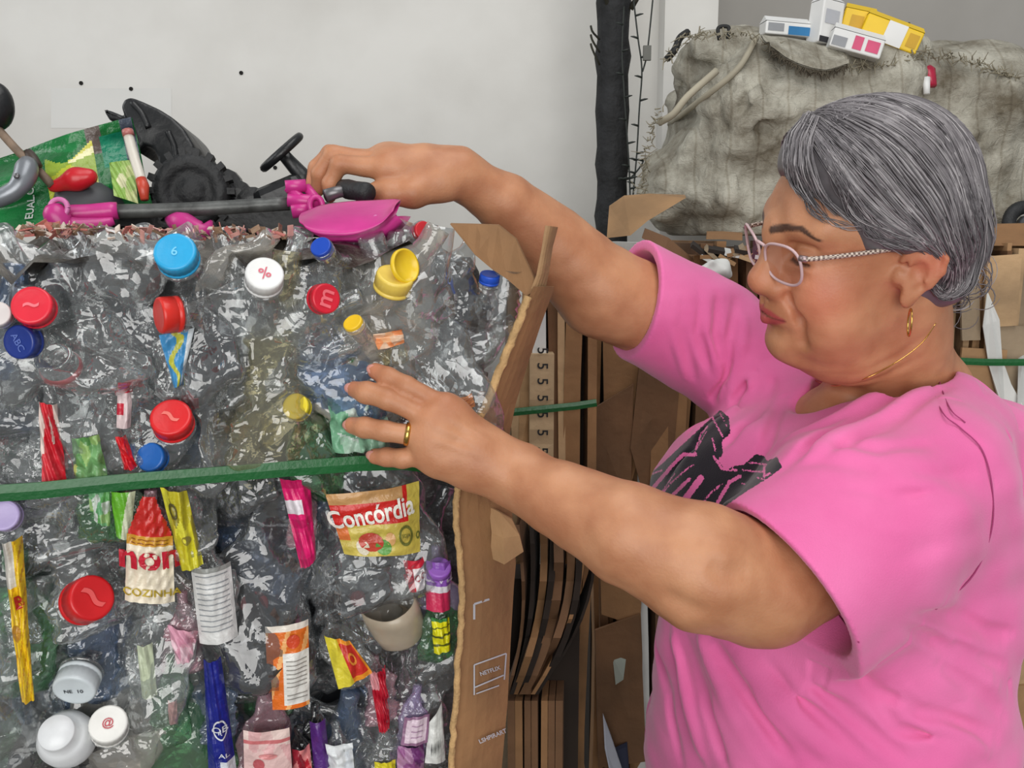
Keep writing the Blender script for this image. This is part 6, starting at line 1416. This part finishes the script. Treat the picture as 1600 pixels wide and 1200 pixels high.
for i in range(620):
    u = hg.uniform(-.35, len(g3) - 1.0); a = int(np.clip(math.floor(u), 0, len(g3) - 2)); f = u - a
    g = g3[a] * (1 - f) + g3[a + 1] * f
    t0, t1 = sorted(hg.uniform(0, 1, 2)); t0 *= .5; t1 = max(t1, t0 + .35); t1 = min(t1, 1)
    ii = np.linspace(t0 * 15, t1 * 15, 12); path = np.stack([np.interp(ii, np.arange(16), g[:, c]) for c in range(3)], 1)
    path = path + hg.normal(size=3) * .0025 + np.cumsum(hg.normal(size=(12, 3)) * .0004, 0)
    strand(surf_snap(path, hg.uniform(.0002, .0028)), hg.uniform(.0005, .0011), float(np.clip(hg.normal(.5, .16), 0, 1)))
# the far side mirrors the near one
for i in range(260):
    u = hg.uniform(0, len(g4) - 1.001); a = int(u); f = u - a; g = g4[a] * (1 - f) + g4[a + 1] * f
    t0 = hg.uniform(0, .4); t1 = hg.uniform(t0 + .4, 1.3); ii = np.linspace(t0 * 15, min(t1, 1) * 15, 12)
    path = np.stack([np.interp(ii, np.arange(16), g[:, c]) for c in range(3)], 1) + hg.normal(size=3) * .002
    strand(surf_snap(path, hg.uniform(.0002, .003)), hg.uniform(.0005, .0011), float(np.clip(hg.normal(.45, .25), 0, 1)))
gm = np.array([H(*(HL(x) * np.array([1, -1, 1]))) for x in g3[0]])
for i in range(300):
    f = hg.uniform(0, .8); path = surf_snap(g3[0] * (1 - f) + gm * f + hg.normal(size=3) * .002, .001)
    t0 = hg.uniform(0, .5); t1 = hg.uniform(t0 + .3, 1); ii = np.linspace(t0 * 15, min(t1, 1) * 15, 12)
    path = np.stack([np.interp(ii, np.arange(16), path[:, c]) for c in range(3)], 1)
    strand(surf_snap(path, hg.uniform(.0002, .0025)), hg.uniform(.0005, .0011), float(np.clip(hg.normal(.5, .16), 0, 1)))
for i in range(120):
    u = hg.uniform(0, len(g3) - 1.001); a = int(u); f = u - a
    q = HL(g3[a] * (1 - f) + g3[a + 1] * f); q[:, 1] *= -1; path = np.array([H(*x) for x in q])[::1] + hg.normal(size=3) * .003
    strand(surf_snap(path, hg.uniform(.0003, .0025)), hg.uniform(.0006, .0012), float(np.clip(hg.normal(.5, .16), 0, 1)))
hc = _full
# fringe hanging over the temple
def free(px, dl, n=9): return spline([P(x, y, d) for (x, y), d in zip(px, dl)], n)
dF = sk.hit(1262, 300, .6, 1.2); dd0 = float((dF - CAM) @ FW)
FR = [[(1266, 176), (1242, 207), (1233, 250), (1240, 285), (1256, 312)], [(1272, 178), (1254, 215), (1250, 260), (1262, 295), (1280, 325)],
      [(1280, 184), (1268, 230), (1278, 275), (1300, 320), (1345, 352)], [(1258, 180), (1230, 215), (1222, 245), (1226, 268), (1236, 292)]]
FD = []
for fr_ in FR:
    row = []
    for (x, y) in fr_:
        c_ = [float((s_.hit(x, y, .7, 1.1, 60) - CAM) @ FW) for s_ in (hc, sk) if abs(s_.ev(s_.hit(x, y, .7, 1.1, 60)[None])[0]) < .004]
        row.append(min(c_) if c_ else (row[-1] if row else dd0))
    FD.append(row)
for i in range(260):
    off = hg.uniform(.001, .008)
    a = hg.integers(0, len(FR) - 1) if hg.random() < .7 else hg.choice([0, 3]); b = min(a + 1, len(FR) - 1) if a != 3 else 0; f = hg.uniform(0, 1)
    px = [(x0 * (1 - f) + x1 * f + hg.normal(0, 2.2), y0 * (1 - f) + y1 * f + hg.normal(0, 2)) for (x0, y0), (x1, y1) in zip(FR[a], FR[b])]
    n_ = hg.choice([5, 5, 4, 4, 3]); px = px[:n_]
    dl = [FD[a][j] * (1 - f) + FD[b][j] * f - off - hg.uniform(0, .002) for j in range(n_)]
    strand(free(px, dl), hg.uniform(.0004, .0009), float(np.clip(hg.normal(.55, .2), 0, 1)))
def nearhit(x, y):
    c_ = [h_ for h_ in (hc.hit(x, y, .7, 1.1, 60), sk.hit(x, y, .7, 1.1, 60))]; ok = [h_ for h_, s_ in zip(c_, (hc, sk)) if abs(s_.ev(h_[None])[0]) < .004]
    return min(ok or c_, key=lambda h_: float((h_ - CAM) @ FW))
for px in ([(1305, 250), (1330, 295), (1368, 345), (1420, 372)], [(1320, 285), (1345, 330), (1378, 362), (1425, 378)], [(1335, 330), (1356, 362), (1390, 378), (1430, 384)], [(1345, 345), (1362, 372), (1388, 384), (1418, 388)], [(1300, 262), (1312, 300), (1335, 335), (1372, 360)], [(1262, 300), (1275, 330), (1310, 352), (1345, 360)], [(1258, 290), (1268, 325), (1290, 345)], [(1330, 300), (1352, 340), (1392, 368), (1440, 378)], [(1345, 318), (1370, 355), (1410, 374), (1452, 382)], [(1360, 340), (1392, 372), (1440, 384)]):
    for _ in range(9):
        p3 = [nearhit(x + hg.normal(0, 5), y + hg.normal(0, 5)) for x, y in px]
        strand(spline([q_ + unit(CAM - q_) * hg.uniform(.001, .004) for q_ in p3], 12), hg.uniform(.0003, .0006), float(np.clip(hg.normal(.5, .2), 0, 1)))
# loose curls at the nape
for i in range(120):
    c = P(1500 + hg.normal(0, 14), 430 + hg.normal(0, 22), .96 + hg.normal(0, .02)); r = hg.uniform(.008, .024); a0 = hg.uniform(0, 6.28); n1, n2 = frame_of(unit(CAM - c + hg.normal(size=3) * .3))
    tt = np.linspace(a0, a0 + hg.uniform(1.5, 4), 10); strand(np.array([c + r * (math.cos(t) * n1 + math.sin(t) * n2) for t in tt]), hg.uniform(.0004, .0009), float(np.clip(hg.normal(.5, .25), 0, 1)))
hs = mesh_obj('hair_strands', SV, SF, HM); add_attr(hs.data, 'shade', SA); keep(hs, person); hs['kind'] = 'stuff'

# ---- glasses
gl = keep(mesh_obj('eyeglasses', *tube_vf(spline([H(.1165, .0085, .024), H(.1195, 0, .0265), H(.1165, -.0085, .024)], 8), .0016, 8), mat('clear_frame', (206, 176, 178), .15, .05, 30)), person)
lensm = plastic_film('spectacle_lens', (236, 230, 230), .01, .02, .08, 5, 0.0, base=.03)
fr = mat('clear_frame', (206, 176, 178))
for s in (1, -1):
    rim = []
    for k in range(40):
        a = 2 * math.pi * k / 40; ca, sa = math.cos(a), math.sin(a)
        y = .0280 * np.sign(ca) * abs(ca) ** .72; z = .0205 * np.sign(sa) * abs(sa) ** .78
        if z > 0: z *= .92 + .12 * (y / .0265)
        yy = .0345 + y; rim.append(H(.1145 - .010 * (max(yy - .01, 0) / .05) ** 1.5 + z * .16, yy * s, .0125 + z))
    rim = np.array(rim); V, Fc = tube_vf(np.vstack([rim, rim[:2]]), .0014, 8, False)
    o = mesh_obj('lens_rim', V, Fc, fr); o.parent = gl
    cen = rim.mean(0); o = mesh_obj('lens', np.vstack([rim, cen]), [(k, (k + 1) % 40, 40) for k in range(40)], lensm); o.parent = gl
    pth = [H(.1045, .0620 * s, .024), H(.100, .0665 * s, .0240), H(.070, .0715 * s, .0245), H(.030, .0760 * s, .0260), H(.000, .0810 * s, .0290), H(-.014, .0800 * s, .0200)]
    V, Fc = tube_vf(spline(pth, 20), .0022, 8); o = mesh_obj('temple', V, Fc, None); o.parent = gl
    m, nt, ln, out = new_mat('speckled_temple'); p = N(nt, 'ShaderNodeBsdfPrincipled'); ln.new(p.outputs[0], out.inputs[0]); p.inputs['Roughness'].default_value = .3
    tc = N(nt, 'ShaderNodeTexCoord'); ck = N(nt, 'ShaderNodeTexChecker'); ck.inputs['Scale'].default_value = 480; ck.inputs[1].default_value = lin((206, 190, 176)); ck.inputs[2].default_value = lin((104, 84, 76)); ln.new(tc.outputs['Object'], ck.inputs[0]); ln.new(ck.outputs[0], p.inputs['Base Color'])
    o.data.materials.append(m)
    o = mesh_obj('hinge', *tube_vf([H(.1055, .0605 * s, .024), H(.1010, .0665 * s, .0240)], .0030, 8), mat('hinge_metal', (170, 150, 150), .3, metal=.6)); o.parent = gl
# ---- earring and necklace
lob = H(-.004, .079, -.036); ring = [lob + np.array([0, 0, -.0125]) + .0125 * (math.cos(a) * unit(FW + .25 * RT) * .8 + math.sin(a) * ZZ) for a in np.linspace(0, 6.28, 26)]
keep(mesh_obj('hoop_earring', *tube_vf(ring, .0009, 6, False), mat('gold', (222, 178, 96))), person)
nl = [sk.hit(x, y, .6, 1.3) for x, y in [(1258, 588), (1300, 603), (1350, 592), (1400, 566), (1440, 536), (1462, 505)]]
keep(mesh_obj('necklace', *tube_vf(spline([p_ + unit(CAM - p_) * .0002 for p_ in nl], 40), .0006, 5), mat('gold', (222, 178, 96))), person)
